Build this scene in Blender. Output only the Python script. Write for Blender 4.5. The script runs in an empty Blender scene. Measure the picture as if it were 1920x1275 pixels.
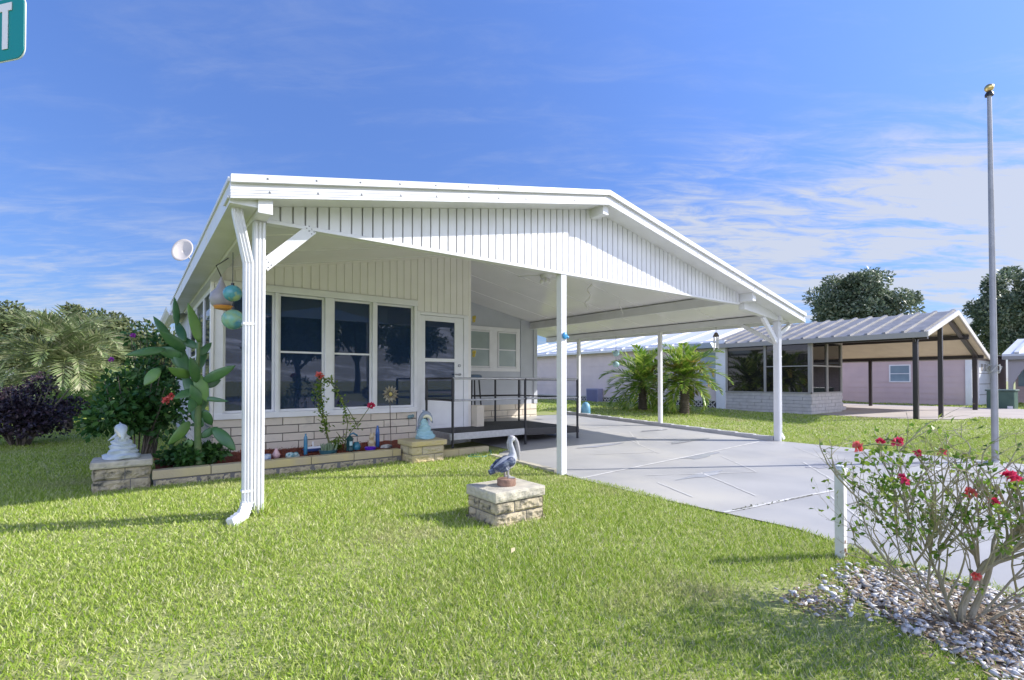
import bpy, bmesh, math, random
import numpy as np
from mathutils import Vector, Matrix, noise
R = math.radians
random.seed(7); rng = np.random.default_rng(11)
scn = bpy.context.scene
COL = scn.collection

# ------------------------------------------------------------ camera, sky, sun, exposure
YAW, PITCH, CAMZ = 37.043, 0.761, 1.18
cd = bpy.data.cameras.new('camera'); cam = bpy.data.objects.new('camera', cd); COL.objects.link(cam)
cam.location = (0, 0, CAMZ); cam.rotation_euler = (R(90 + PITCH), 0, R(-YAW))
cd.sensor_width = 36; cd.lens = 937.06 / 1920 * 36
cd.shift_y = (700.07 - 637.5) / 1920
cd.clip_start = 0.05; cd.clip_end = 2000
scn.camera = cam

SUN_AZ, SUN_EL = 121.5, 34.3          # compass degrees clockwise from +Y
w = bpy.data.worlds.new('World'); scn.world = w; w.use_nodes = True
nt = w.node_tree; nt.nodes.clear()
def N(t, **k):
    n = nt.nodes.new(t)
    for a, b in k.items(): setattr(n, a, b)
    return n
def wm(op, a, b=None, c=None):
    n = N('ShaderNodeMath', operation=op)
    for i, x in enumerate((a, b, c)):
        if x is None: continue
        if isinstance(x, (int, float)): n.inputs[i].default_value = x
        else: nt.links.new(x, n.inputs[i])
    return n.outputs[0]
def wstep(x, a, b):
    n = N('ShaderNodeMapRange', interpolation_type='SMOOTHSTEP')
    nt.links.new(x, n.inputs[0]); n.inputs[1].default_value = a; n.inputs[2].default_value = b
    return n.outputs[0]
sky = N('ShaderNodeTexSky', sky_type='NISHITA', sun_disc=False, sun_elevation=R(SUN_EL), sun_rotation=R(SUN_AZ),
        altitude=0, air_density=1.0, dust_density=0.35, ozone_density=4.0)
tc = N('ShaderNodeTexCoord'); sp = N('ShaderNodeSeparateXYZ'); nt.links.new(tc.outputs['Generated'], sp.inputs[0])
X_, Y_, Z_ = sp.outputs
zz = wm('MAXIMUM', wm('ADD', Z_, 0.10), 0.02)
u = wm('DIVIDE', X_, zz); v = wm('DIVIDE', Y_, zz)
cb = N('ShaderNodeCombineXYZ')
nt.links.new(wm('ADD', wm('MULTIPLY', u, 0.80), wm('MULTIPLY', v, -0.60)), cb.inputs[0])
nt.links.new(wm('MULTIPLY', wm('ADD', wm('MULTIPLY', u, 0.60), wm('MULTIPLY', v, 0.80)), 2.7), cb.inputs[1])
n1 = N('ShaderNodeTexNoise'); n1.inputs['Scale'].default_value = 0.62; n1.inputs['Detail'].default_value = 7
n1.inputs['Roughness'].default_value = 0.62; n1.inputs['Distortion'].default_value = 0.9
nt.links.new(cb.outputs[0], n1.inputs['Vector'])
n2 = N('ShaderNodeTexNoise'); n2.inputs['Scale'].default_value = 3.2; n2.inputs['Detail'].default_value = 6
n2.inputs['Roughness'].default_value = 0.65; n2.inputs['Distortion'].default_value = 0.6
nt.links.new(cb.outputs[0], n2.inputs['Vector'])
rightness = wm('ADD', wm('MULTIPLY', X_, 0.80), wm('MULTIPLY', Y_, -0.60))
reg_r = wm('MULTIPLY', wstep(rightness, -.05, 0.35), wm('SUBTRACT', 1.0, wstep(Z_, 0.26, 0.46)))
reg_l = wm('MULTIPLY', wm('SUBTRACT', 1.0, wstep(rightness, -0.45, 0.0)), wm('SUBTRACT', 1.0, wstep(Z_, 0.10, 0.34)))
reg = wm('ADD', wm('MULTIPLY', reg_r, 1.0), wm('ADD', wm('MULTIPLY', reg_l, 0.6), 0.12))
cl = wm('ADD', wm('MULTIPLY', n1.outputs[0], 0.56), wm('MULTIPLY', n2.outputs[0], 0.44))
cl = wstep(wm('ADD', cl, wm('MULTIPLY', reg, 0.10)), 0.47, 0.71)
cmask = wm('MINIMUM', wm('MULTIPLY', wm('MULTIPLY', cl, reg), 1.1), 0.86)
mx = N('ShaderNodeMix', data_type='RGBA'); nt.links.new(cmask, mx.inputs[0])
tint = N('ShaderNodeVectorMath', operation='MULTIPLY'); nt.links.new(sky.outputs[0], tint.inputs[0]); tint.inputs[1].default_value = (.63, .71, .98)
thin = N('ShaderNodeMapRange'); nt.links.new(Z_, thin.inputs[0]); thin.inputs[1].default_value = 0; thin.inputs[2].default_value = .6; thin.inputs[3].default_value = .42; thin.inputs[4].default_value = 1.0
tint2 = N('ShaderNodeVectorMath', operation='SCALE'); nt.links.new(tint.outputs[0], tint2.inputs[0]); nt.links.new(thin.outputs[0], tint2.inputs['Scale'])
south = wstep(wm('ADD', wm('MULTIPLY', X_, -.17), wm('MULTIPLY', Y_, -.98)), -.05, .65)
south_fill = N('ShaderNodeMix', data_type='RGBA'); nt.links.new(wm('MULTIPLY', wm('MULTIPLY', south, .92), wm('SUBTRACT', 1.0, wstep(Z_, .30, .75))), south_fill.inputs[0]); nt.links.new(tint2.outputs[0], south_fill.inputs[6]); south_fill.inputs[7].default_value = (8.6, 9.4, 12.6, 1)  # added glow low in the southern sky to fill the shaded porch front
nt.links.new(south_fill.outputs[2], mx.inputs[6]); mx.inputs[7].default_value = (2.5, 2.65, 3.0, 1)
bg = N('ShaderNodeBackground'); bg.inputs[1].default_value = 0.15
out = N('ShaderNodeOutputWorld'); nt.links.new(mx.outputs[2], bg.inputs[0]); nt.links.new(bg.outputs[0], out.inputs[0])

sd = bpy.data.lights.new('sun', 'SUN'); so = bpy.data.objects.new('sun', sd); COL.objects.link(so)
sd.energy = 4.0; sd.angle = R(0.45); sd.color = (1.0, 0.965, 0.91)
SD = Vector((math.sin(R(SUN_AZ)) * math.cos(R(SUN_EL)), math.cos(R(SUN_AZ)) * math.cos(R(SUN_EL)), math.sin(R(SUN_EL))))
so.rotation_euler = SD.to_track_quat('Z', 'Y').to_euler(); so.location = (20, -14, 20)
scn.view_settings.view_transform = 'Standard'; scn.view_settings.look = 'None'
scn.view_settings.exposure = 0.88; scn.view_settings.gamma = 1

# ------------------------------------------------------------ materials
def mat(name, c, rough=0.55, c2=None, sc=8.0, detail=4, bump=0.0, bsc=None, metal=0.0, spec=0.5, isl=None, trans=0.0,
        lo=0.35, hi=0.65, c3=None, sc3=1.0, lo3=.5, hi3=.7, stretch=None, coat=0.0):
    m = bpy.data.materials.new(name); m.use_nodes = True
    t = m.node_tree; b = t.nodes['Principled BSDF']; L = t.links
    b.inputs['Roughness'].default_value = rough; b.inputs['Metallic'].default_value = metal
    b.inputs['Specular IOR Level'].default_value = spec
    if coat: b.inputs['Coat Weight'].default_value = coat
    col = lambda x: (x[0], x[1], x[2], 1)
    b.inputs['Base Color'].default_value = col(c)
    o = t.nodes.new('ShaderNodeTexCoord').outputs['Object']
    if stretch:
        mp = t.nodes.new('ShaderNodeMapping'); mp.inputs['Scale'].default_value = stretch; L.new(o, mp.inputs[0]); o = mp.outputs[0]
    cur = None
    if isl:                                  # a different tone for every leaf, blade or stone
        g = t.nodes.new('ShaderNodeNewGeometry'); rp = t.nodes.new('ShaderNodeValToRGB')
        L.new(g.outputs['Random Per Island'], rp.inputs[0])
        while len(rp.color_ramp.elements) < len(isl): rp.color_ramp.elements.new(0.5)
        for e, (p, cc) in zip(rp.color_ramp.elements, isl): e.position = p; e.color = col(cc)
        cur = rp.outputs[0]
    def noisefac(s, l, h):
        n = t.nodes.new('ShaderNodeTexNoise'); n.inputs['Scale'].default_value = s; n.inputs['Detail'].default_value = detail
        L.new(o, n.inputs['Vector'])
        r = t.nodes.new('ShaderNodeMapRange'); r.inputs[1].default_value = l; r.inputs[2].default_value = h
        L.new(n.outputs[0], r.inputs[0]); return r.outputs[0]
    def mixin(cur, fac, cc):
        x = t.nodes.new('ShaderNodeMix'); x.data_type = 'RGBA'; L.new(fac, x.inputs[0])
        if cur is None: x.inputs[6].default_value = col(c)
        else: L.new(cur, x.inputs[6])
        x.inputs[7].default_value = col(cc); return x.outputs[2]
    if c2: cur = mixin(cur, noisefac(sc, lo, hi), c2)
    if c3: cur = mixin(cur, noisefac(sc3, lo3, hi3), c3)
    if cur is not None: L.new(cur, b.inputs['Base Color'])
    if bump:
        n = t.nodes.new('ShaderNodeTexNoise'); n.inputs['Scale'].default_value = bsc or sc * 3; n.inputs['Detail'].default_value = 5
        L.new(o, n.inputs['Vector'])
        bn = t.nodes.new('ShaderNodeBump'); bn.inputs['Strength'].default_value = bump; bn.inputs['Distance'].default_value = 0.01
        L.new(n.outputs[0], bn.inputs['Height']); L.new(bn.outputs[0], b.inputs['Normal'])
    if trans:
        tr = t.nodes.new('ShaderNodeBsdfTranslucent'); ms = t.nodes.new('ShaderNodeMixShader'); ms.inputs[0].default_value = trans
        if cur is not None: L.new(cur, tr.inputs[0])
        else: tr.inputs[0].default_value = col(c)
        L.new(b.outputs[0], ms.inputs[1]); L.new(tr.outputs[0], ms.inputs[2])
        L.new(ms.outputs[0], t.nodes['Material Output'].inputs[0])
    return m
WHITE = mat('white painted metal', (.72, .72, .725), .38, (.66, .66, .665), 3, bump=.04, bsc=25, c3=(.64, .63, .60), sc3=6, lo3=.62, hi3=.85)
WHITE2 = mat('white window trim', (.82, .82, .84), .42, (.77, .77, .79), 5)
SIDING = mat('cream white siding', (.86, .83, .80), .5, (.81, .78, .75), 2.5, bump=.03, bsc=60)
CEIL = mat('glossy white ceiling pans', (.86, .85, .84), .22, (.80, .79, .78), 1.2, bump=.05, bsc=3)
GREYSID = mat('blue grey siding', (.52, .54, .59), .5, (.48, .50, .55), 3)
SCREW = mat('grey screws', (.25, .25, .26), .4, metal=.6)
GLASS = mat('dark window glass', (.02, .042, .095), .015, spec=.8)
GLASS2 = mat('neighbour window glass', (.30, .40, .46), .05, (.22, .30, .36), 1.5, spec=.6)
GREENGL = mat('frosted louvre glass', (.36, .42, .40), .15, (.30, .36, .35), 2, spec=.6)
BRICK = mat('cream wall brick', (.62, .56, .49), .8, bump=.25, bsc=60, isl=[(0, (.64, .56, .45)), (.5, (.72, .65, .54)), (1, (.62, .55, .46))], c3=(.48, .44, .38), sc3=5, lo3=.55, hi3=.8)
MORTAR = mat('dark mortar', (.16, .15, .14), .9)
ROCK = mat('rough split stone', (.50, .42, .27), .9, (.30, .26, .18), 9, bump=.9, bsc=45, c3=(.07, .07, .055), sc3=16, lo3=.54, hi3=.70)
ROCKY = mat('yellow stone block', (.52, .42, .20), .85, (.46, .38, .24), 3, bump=.35, bsc=60, isl=[(0, (.50, .42, .24)), (.5, (.56, .45, .18)), (1, (.48, .43, .32))])
CAPST = mat('weathered stone cap', (.54, .49, .38), .9, (.38, .35, .28), 10, bump=.5, bsc=70, c3=(.20, .20, .19), sc3=5, lo3=.58, hi3=.8)
CONC = mat('light concrete', (.50, .49, .49), .7, (.42, .42, .43), 3, bump=.15, bsc=80)
BLACKM = mat('black metal rail', (.02, .02, .025), .35, spec=.5)
ALU = mat('brushed aluminium', (.40, .41, .43), .4, (.33, .34, .36), 20, metal=.6)
DECKB = mat('black rubber deck', (.018, .019, .022), .7, (.03, .03, .033), 30, bump=.4, bsc=200)
RUST = mat('rust', (.22, .09, .03), .9, (.10, .04, .02), 40)
BARK = mat('bark', (.16, .13, .10), .9, (.09, .075, .06), 12, bump=.6, bsc=40)
TWIG = mat('grey green rose cane', (.27, .24, .15), .8, (.33, .30, .23), 14, bump=.3, bsc=90)
TWIGG = mat('green rose cane', (.10, .14, .04), .7, (.16, .15, .06), 14)
TWIG2 = mat('fine rose twigs', (.27, .25, .12), .8, (.36, .31, .24), 9)
ROSEP = mat('red rose petals', (.66, .02, .09), .55, (.80, .08, .20), 30, trans=.25)
ROSEC = mat('coral rose petals', (.80, .10, .10), .55, (.85, .25, .22), 40, trans=.25)
PURP = mat('purple petals', (.45, .08, .50), .6, trans=.25)
GOLD = mat('gold ball', (.75, .55, .22), .3, metal=.9)
MULCH = mat('red wood mulch', (.22, .05, .025), .95, (.12, .03, .018), 25, bump=.9, bsc=60)
CHIP = mat('red mulch chips', (.25, .06, .03), .9, isl=[(0, (.14, .03, .015)), (.6, (.28, .065, .03)), (1, (.36, .12, .06))])
TEAL = mat('teal sign', (.0, .23, .22), .35, spec=.4)
TEALC = mat('pale teal glazed concrete', (.34, .52, .56), .65, (.26, .44, .50), 6, bump=.2, bsc=50)
DOLPH = mat('grey dolphin paint', (.20, .24, .31), .5, (.26, .30, .36), 8)
CREAM = mat('cream paint', (.70, .66, .50), .5, (.62, .58, .45), 10)
WEATH = mat('weathered white concrete', (.56, .60, .60), .8, (.44, .50, .52), 7, bump=.3, bsc=50)
PELW = mat('white painted concrete', (.58, .57, .56), .6, (.26, .28, .33), 9, bump=.25, bsc=60)
PELB = mat('navy feather paint', (.025, .04, .09), .5, (.17, .20, .26), 22, lo=.5, hi=.68, stretch=(1, 1, 2.2))
PELBILL = mat('grey bill paint', (.36, .34, .33), .5, (.24, .24, .26), 14)
WOODST = mat('brown stump', (.33, .20, .14), .9, (.20, .12, .085), 18, bump=.6, bsc=50)
t_ = GLASS.node_tree; pb = t_.nodes['Principled BSDF']; tr_ = t_.nodes.new('ShaderNodeBsdfTransparent'); tr_.inputs[0].default_value = (.55, .62, .72, 1)
ms_ = t_.nodes.new('ShaderNodeMixShader'); ms_.inputs[0].default_value = .25; t_.links.new(pb.outputs[0], ms_.inputs[1]); t_.links.new(tr_.outputs[0], ms_.inputs[2]); t_.links.new(ms_.outputs[0], t_.nodes['Material Output'].inputs[0])
def leafmat(name, a, b_, c_, trans=.35, rough=.45):
    return mat(name, a, rough, isl=[(0, a), (.55, b_), (1, c_)], trans=trans, spec=.35)
L_OAK = leafmat('oak leaves', (.08, .125, .075), (.15, .20, .12), (.30, .33, .22), .3, .45)
L_OLIVE = leafmat('olive green leaves', (.08, .12, .045), (.14, .17, .07), (.22, .23, .11), .35)
L_DARK = leafmat('dark purple leaves', (.030, .022, .032), (.045, .035, .045), (.085, .05, .065), .15)
L_HIB = leafmat('hibiscus leaves', (.03, .095, .022), (.055, .15, .035), (.11, .22, .05), .35, .35)
L_BRIGHT = leafmat('bright palm leaves', (.10, .20, .02), (.17, .28, .03), (.25, .33, .05), .4)
L_PALM = leafmat('palm leaflets', (.11, .23, .025), (.25, .38, .05), (.45, .48, .11), .4, .4)
L_PALMY = leafmat('yellowed palm leaflets', (.14, .20, .03), (.30, .27, .05), (.38, .26, .06), .35)
L_PINDO = leafmat('grey green palm leaflets', (.17, .24, .09), (.28, .34, .16), (.46, .44, .28), .35)
L_ROSE = leafmat('rose leaves', (.07, .16, .02), (.15, .26, .03), (.30, .36, .07), .45)
PAD = mat('cactus pad', (.035, .115, .05), .35, (.07, .17, .055), 5, bump=.1, bsc=30)
PADY = mat('young cactus pad', (.13, .26, .05), .4, (.10, .20, .06), 6)
CSTEM = mat('cactus stem', (.14, .18, .07), .7, (.08, .15, .045), 7, bump=.4, bsc=30)
GRASS = mat('grass blades', (.1, .2, .03), .5, isl=[(0, (.17, .29, .02)), (.3, (.31, .44, .045)), (.64, (.44, .52, .11)), (.88, (.58, .60, .26)), (1, (.70, .66, .44))],
            c2=(.52, .46, .27), sc=.9, lo=.56, hi=.95, trans=.30, spec=.3)

# ------------------------------------------------------------ terrain
def ss(x, a, b):
    t = min(1, max(0, (x - a) / (b - a))); return t * t * (3 - 2 * t)
def gz(x, y):
    a = ss(x, 3.5, 6.5) * min(.22, max(0, (y - 4.6) * .035))
    b = .13 * ss(x, 10.5, 16)
    return max(a, b) + .07 * math.exp(-((x - .82) ** 2 + (y - 4.6) ** 2) / 1.3)
gzv = np.vectorize(gz)

# ------------------------------------------------------------ mesh builder
def link(o): COL.objects.link(o); return o
class MB:
    def __init__(s): s.v = []; s.f = []; s.m = []; s.k = 0
    def mi(s, k): s.k = k; return s
    def add(s, vs, fs):
        o = len(s.v); s.v += [tuple(p) for p in vs]; s.f += [tuple(i + o for i in q) for q in fs]; s.m += [s.k] * len(fs); return s
    def box(s, x0, x1, y0, y1, z0, z1):
        return s.add([(x0,y0,z0),(x1,y0,z0),(x1,y1,z0),(x0,y1,z0),(x0,y0,z1),(x1,y0,z1),(x1,y1,z1),(x0,y1,z1)],
                     [(0,3,2,1),(4,5,6,7),(0,1,5,4),(1,2,6,5),(2,3,7,6),(3,0,4,7)])
    def beam(s, p, q, wd, h, up=(0,0,1)):
        p = Vector(p); q = Vector(q); d = (q - p).normalized(); a = d.cross(Vector(up)).normalized() * wd / 2; b = a.cross(d).normalized() * h / 2
        return s.add([p-a-b,p+a-b,p+a+b,p-a+b,q-a-b,q+a-b,q+a+b,q-a+b],[(0,3,2,1),(4,5,6,7),(0,1,5,4),(1,2,6,5),(2,3,7,6),(3,0,4,7)])
    def tube(s, pts, r, n=8, cap=True):
        pts = [Vector(p) for p in pts]; k = len(pts); rs = r if hasattr(r, '__len__') else [r] * k
        vs = []; pa = None
        for i, p in enumerate(pts):
            d = (pts[min(i+1,k-1)] - pts[max(i-1,0)]).normalized()
            if pa is None: pa = d.orthogonal().normalized()
            pa = (pa - d * pa.dot(d)).normalized(); pb = d.cross(pa)
            for j in range(n):
                t = 2 * math.pi * j / n; vs.append(p + (pa * math.cos(t) + pb * math.sin(t)) * rs[i])
        fs = [(i*n+j, i*n+(j+1)%n, (i+1)*n+(j+1)%n, (i+1)*n+j) for i in range(k-1) for j in range(n)]
        if cap: fs += [tuple(range(n-1,-1,-1)), tuple(range((k-1)*n, k*n))]
        return s.add(vs, fs)
    def lathe(s, prof, c=(0,0,0), n=16):
        vs = [(c[0]+r*math.cos(2*math.pi*j/n), c[1]+r*math.sin(2*math.pi*j/n), c[2]+z) for r, z in prof for j in range(n)]
        k = len(prof); fs = [(i*n+j, i*n+(j+1)%n, (i+1)*n+(j+1)%n, (i+1)*n+j) for i in range(k-1) for j in range(n)]
        fs += [tuple(range(n-1,-1,-1)), tuple(range((k-1)*n, k*n))]
        return s.add(vs, fs)
    def ell(s, c, r, M3=None, nu=12, nv=8):
        vs = []; c = Vector(c)
        for i in range(nv + 1):
            a = math.pi * i / nv
            for j in range(nu):
                b = 2 * math.pi * j / nu
                p = Vector((r[0]*math.sin(a)*math.cos(b), r[1]*math.sin(a)*math.sin(b), r[2]*math.cos(a)))
                vs.append(c + (M3 @ p if M3 else p))
        return s.add(vs, [(i*nu+j, (i+1)*nu+j, (i+1)*nu+(j+1)%nu, i*nu+(j+1)%nu) for i in range(nv) for j in range(nu)])
    def prismY(s, poly, y0, y1):      # poly in (x, z), counter-clockwise seen from -Y
        n = len(poly); vs = [(x, y0, z) for x, z in poly] + [(x, y1, z) for x, z in poly]
        return s.add(vs, [tuple(range(n)), tuple(range(2*n-1, n-1, -1))] + [(i, i+n, (i+1)%n+n, (i+1)%n) for i in range(n)])
    def prismX(s, poly, x0, x1):      # poly in (y, z)
        n = len(poly); vs = [(x0, y, z) for y, z in poly] + [(x1, y, z) for y, z in poly]
        return s.add(vs, [tuple(range(n-1,-1,-1)), tuple(range(n, 2*n))] + [(i, (i+1)%n, (i+1)%n+n, i+n) for i in range(n)])
    def prismZ(s, poly, z0, z1):
        n = len(poly); vs = [(x, y, z0) for x, y in poly] + [(x, y, z1) for x, y in poly]
        return s.add(vs, [tuple(range(n-1,-1,-1)), tuple(range(n, 2*n))] + [(i, (i+1)%n, (i+1)%n+n, i+n) for i in range(n)])
    def build(s, name, mats, parent=None, smooth=False, bevel=0, loc=None, ang=40):
        if not isinstance(mats, (list, tuple)): mats = [mats]
        off = Vector((0,0,0))
        p = parent
        while p is not None: off += p.location; p = p.parent
        if loc is not None: off = Vector(loc)
        me = bpy.data.meshes.new(name); me.from_pydata([tuple(Vector(q) - off) for q in s.v], [], s.f)
        for m in mats: me.materials.append(m)
        me.polygons.foreach_set('material_index', s.m)
        bm = bmesh.new(); bm.from_mesh(me); bmesh.ops.recalc_face_normals(bm, faces=bm.faces); bm.to_mesh(me); bm.free()
        if smooth:
            me.polygons.foreach_set('use_smooth', [True] * len(me.polygons)); me.set_sharp_from_angle(angle=R(ang))
        me.update()
        o = bpy.data.objects.new(name, me); link(o)
        if parent: o.parent = parent
        if loc is not None: o.location = loc
        if bevel:
            b = o.modifiers.new('bevel', 'BEVEL'); b.width = bevel; b.segments = 2; b.limit_method = 'ANGLE'; b.angle_limit = R(40)
        return o
def tag(o, label=None, cat=None, group=None, kind=None):
    if label: o['label'] = label
    if cat: o['category'] = cat
    if group: o['group'] = group
    if kind: o['kind'] = kind
    return o
def thing(name, label, cat, loc, group=None):
    o = bpy.data.objects.new(name, None); link(o); o.location = loc; o.empty_display_size = .2
    return tag(o, label, cat, group)
def dup(root, loc, rz=0, label=None, sc=1.0):
    r = root.copy(); link(r); r.location = loc; r.rotation_euler = (0, 0, rz); r.scale = (sc, sc, sc)
    if label: r['label'] = label
    for ch in list(root.children):
        c = ch.copy(); link(c); c.parent = r
        for g in list(ch.children): d = g.copy(); link(d); d.parent = c
    return r
def raw_mesh(name, V, F, mats, parent=None, mi=None, smooth=False):
    """V (n,3) array, F (m,k) array of one face size"""
    off = np.zeros(3); p = parent
    while p is not None: off += np.array(p.location); p = p.parent
    V = (np.asarray(V, dtype=np.float32) - off).astype(np.float32); F = np.asarray(F, dtype=np.int32)
    me = bpy.data.meshes.new(name); k = F.shape[1]
    me.vertices.add(len(V)); me.vertices.foreach_set('co', V.ravel())
    me.loops.add(F.size); me.loops.foreach_set('vertex_index', F.ravel())
    me.polygons.add(len(F)); me.polygons.foreach_set('loop_start', np.arange(0, F.size, k, dtype=np.int32))
    me.polygons.foreach_set('loop_total', np.full(len(F), k, dtype=np.int32))
    for m in (mats if isinstance(mats, (list, tuple)) else [mats]): me.materials.append(m)
    if mi is not None: me.polygons.foreach_set('material_index', np.asarray(mi, dtype=np.int32))
    if smooth: me.polygons.foreach_set('use_smooth', [True] * len(F))
    me.update(calc_edges=True); me.validate()
    o = bpy.data.objects.new(name, me); link(o)
    if parent: o.parent = parent
    return o
def unit(a): return a / np.maximum(np.linalg.norm(a, axis=1, keepdims=True), 1e-9)
def rdir(n): return unit(rng.normal(size=(n, 3)))
def leaf_mesh(name, P, D, Nn, L, W, mats, parent=None, fold=.25):
    """one rhombic leaf per row: base P, direction D, normal Nn"""
    P = np.asarray(P, float); n = len(P); D = unit(np.asarray(D, float)); S = unit(np.cross(D, Nn)); U = np.cross(S, D)
    L = np.broadcast_to(L, n)[:, None]; W = np.broadcast_to(W, n)[:, None]
    V = np.stack([P, P + D*L*.5 + S*W*.5 + U*W*fold, P + D*L, P + D*L*.5 - S*W*.5 + U*W*fold], 1).reshape(-1, 3)
    i = np.arange(n)[:, None] * 4
    return raw_mesh(name, V, i + np.array([[0, 1, 2, 3]]), mats, parent)
def crown_points(c, rad, n, clumps, cr, flat=0.0, seed=0):
    g = np.random.default_rng(seed)
    C = unit(g.normal(size=(clumps, 3))) * (g.random((clumps, 1)) ** .45) * np.array(rad) * .82
    C[:, 2] = np.where(C[:, 2] < -flat * rad[2], -flat * rad[2] * g.random(clumps), C[:, 2])
    k = g.integers(0, clumps, n); d = unit(g.normal(size=(n, 3)))
    rr = cr * (.55 + .7 * g.random(clumps))[k][:, None]
    r = (g.random((n, 1)) ** .4)
    return np.array(c) + C[k] + d * rr * r * np.array([1, 1, .8]), d
def tree(label, base, h, rad, trunk_h, mats, n, leaf, seed, group=None, cat='tree', name='leafy_tree', clumps=26, cr=None, limbs=6):
    x, y, z = base
    t = thing(name, label, cat, base, group)
    g = random.Random(seed); m = MB(); cz = z + h - rad[2]
    r0 = .05 * h * .6
    m.tube([(x, y, z - .1), (x + .03*h*.3, y, z + trunk_h * .5), (x, y, z + trunk_h), (x, y, cz + rad[2]*.3)], [r0, r0*.8, r0*.65, r0*.2], 8)
    for i in range(limbs):
        a = 2 * math.pi * i / limbs + g.uniform(-.4, .4); e = g.uniform(.25, .55)
        q = Vector((x + math.cos(a)*rad[0]*e, y + math.sin(a)*rad[1]*e, cz + g.uniform(-.2, .55)*rad[2]))
        p = Vector((x, y, z + trunk_h * g.uniform(.7, 1.1))); mid = (p + q) / 2 + Vector((0, 0, -.06*h))
        m.tube([p, mid, q], [r0*.5, r0*.33, r0*.1], 6)
    m.build('trunk', BARK, t, smooth=True)
    P, d = crown_points((x, y, cz), rad, n, clumps, cr or rad[0] * .36, .55, seed)
    k = len(P); D = unit(d + .9 * rdir(k)); leaf_mesh('crown', P, D, unit(d + .7*rdir(k) + np.array([0, 0, .4])), leaf * (.7 + .7 * rng.random(k)), leaf * .55, mats, t)
    return t
def bricks(m, axis, a0, a1, face, z0, z1, course=.118, length=.44, gap=.012, depth=.02, sign=-1, k_brick=0, k_mort=1, jit=.004, seed=1):
    """running bond; axis 'x': wall along X facing sign*Y, axis 'y': wall along Y facing sign*X"""
    g = random.Random(seed); r = 0; z = z1
    lo, hi = (face, face + .06) if sign < 0 else (face - .06, face)
    m.mi(k_mort)
    if axis == 'x': m.box(a0, a1, lo, hi, z0, z1)
    else: m.box(lo, hi, a0, a1, z0, z1)
    m.mi(k_brick)
    while z - .02 > z0:
        zb = max(z0, z - course + gap); a = a0 - (length * .5 if r % 2 else 0)
        while a < a1:
            b = min(a1, a + length - gap); s = max(a0, a)
            if b - s > .02:
                d = depth + g.uniform(-jit, jit)
                if axis == 'x': m.box(s, b, face + sign*d if sign < 0 else face - .03, face + .03 if sign < 0 else face + d, zb, z - .001)
                else: m.box(face - d if sign < 0 else face - .03, face + .03 if sign < 0 else face + d, s, b, zb, z - .001)
            a += length
        z -= course; r += 1
    return m
def rockface(m, o, u_, v_, nrm, w_, h_, nu, nv, amp, seed):
    """split-face stone block: panel with a lumpy front, edges kept back"""
    o, u_, v_, nrm = (Vector(q) for q in (o, u_, v_, nrm)); vs = []
    for j in range(nv + 1):
        for i in range(nu + 1):
            a, b = i / nu, j / nv; e = min(1, 5 * min(a, 1 - a) * w_ / h_ * .6, 5 * min(b, 1 - b))
            p = o + u_ * w_ * a + v_ * h_ * b
            q = noise.noise(p * 17 + Vector((seed, 0, 0))) * .6 + noise.noise(p * 42 + Vector((0, seed, 0))) * .5
            vs.append(p + nrm * e * (amp * .55 + amp * q))
    m.add(vs, [(j*(nu+1)+i, j*(nu+1)+i+1, (j+1)*(nu+1)+i+1, (j+1)*(nu+1)+i) for j in range(nv) for i in range(nu)])

# ------------------------------------------------------------ ground, driveway
def terrain():
    xs = np.concatenate([np.linspace(-400, -14, 14), np.arange(-12, 34, .5), np.linspace(36, 500, 14)])
    ys = np.concatenate([np.linspace(-400, -14, 14), np.arange(-12, 30, .5), np.linspace(32, 600, 14)])
    XX, YY = np.meshgrid(xs, ys); ZZ = gzv(XX, YY)
    V = np.stack([XX, YY, ZZ], -1).reshape(-1, 3); nx, ny = len(xs), len(ys)
    j, i = np.meshgrid(np.arange(ny - 1), np.arange(nx - 1), indexing='ij'); a = (j * nx + i).ravel()
    o = raw_mesh('ground', V, np.stack([a, a + 1, a + nx + 1, a + nx], 1), M_LAWN, smooth=True)
    return tag(o, kind='structure')
M_LAWN = mat('lawn soil and thatch', (.25, .29, .08), .9, (.33, .33, .14), 1.3, bump=.8, bsc=40, c3=(.24, .20, .12), sc3=.9, lo3=.60, hi3=.78)
terrain()
def left_edge(y):
    pts = [(-30, 3.9), (-2, 3.8), (0, 3.86), (.9, 3.84), (1.2, 3.88), (1.45, 4.02), (1.75, 4.17), (3, 4.14), (4.3, 4.22), (4.7, 4.3), (6.3, 4.42), (6.6, 4.9), (12, 4.9)]
    for (ya, xa), (yb, xb) in zip(pts, pts[1:]):
        if ya <= y <= yb: return xa + (xb - xa) * (y - ya) / (yb - ya)
    return 4.4
M_DRIVE = mat('painted concrete drive', (.415, .405, .39), .5, (.33, .325, .32), .8, detail=7, bump=.08, bsc=30, c3=(.48, .455, .405), sc3=.5, lo3=.48, hi3=.68, spec=.5)
M_JOINT = mat('white joint filler', (.60, .59, .57), .8, (.50, .49, .47), 9)
M_CRACK = mat('weedy crack', (.16, .16, .13), .9)
def strip_sheet(name, ys, fl, fr, nx, dz, m, parent=None):
    V = [(l + (r - l) * i / nx, y, 0) for y in ys for l, r in [(fl(y), fr(y))] for i in range(nx + 1)]
    V = np.array(V); V[:, 2] = gzv(V[:, 0], V[:, 1]) + dz; k = nx + 1
    F = [(j*k+i, j*k+i+1, (j+1)*k+i+1, (j+1)*k+i) for j in range(len(ys) - 1) for i in range(nx)]
    return raw_mesh(name, V, F, m, parent)
dys = list(np.linspace(-20, -2, 6)) + list(np.arange(-1.8, 10.45, .2))
drive = tag(strip_sheet('driveway', dys, left_edge, lambda y: 9.8 if y > 4.55 else 9.86, 14, .012, M_DRIVE), kind='structure')
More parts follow.
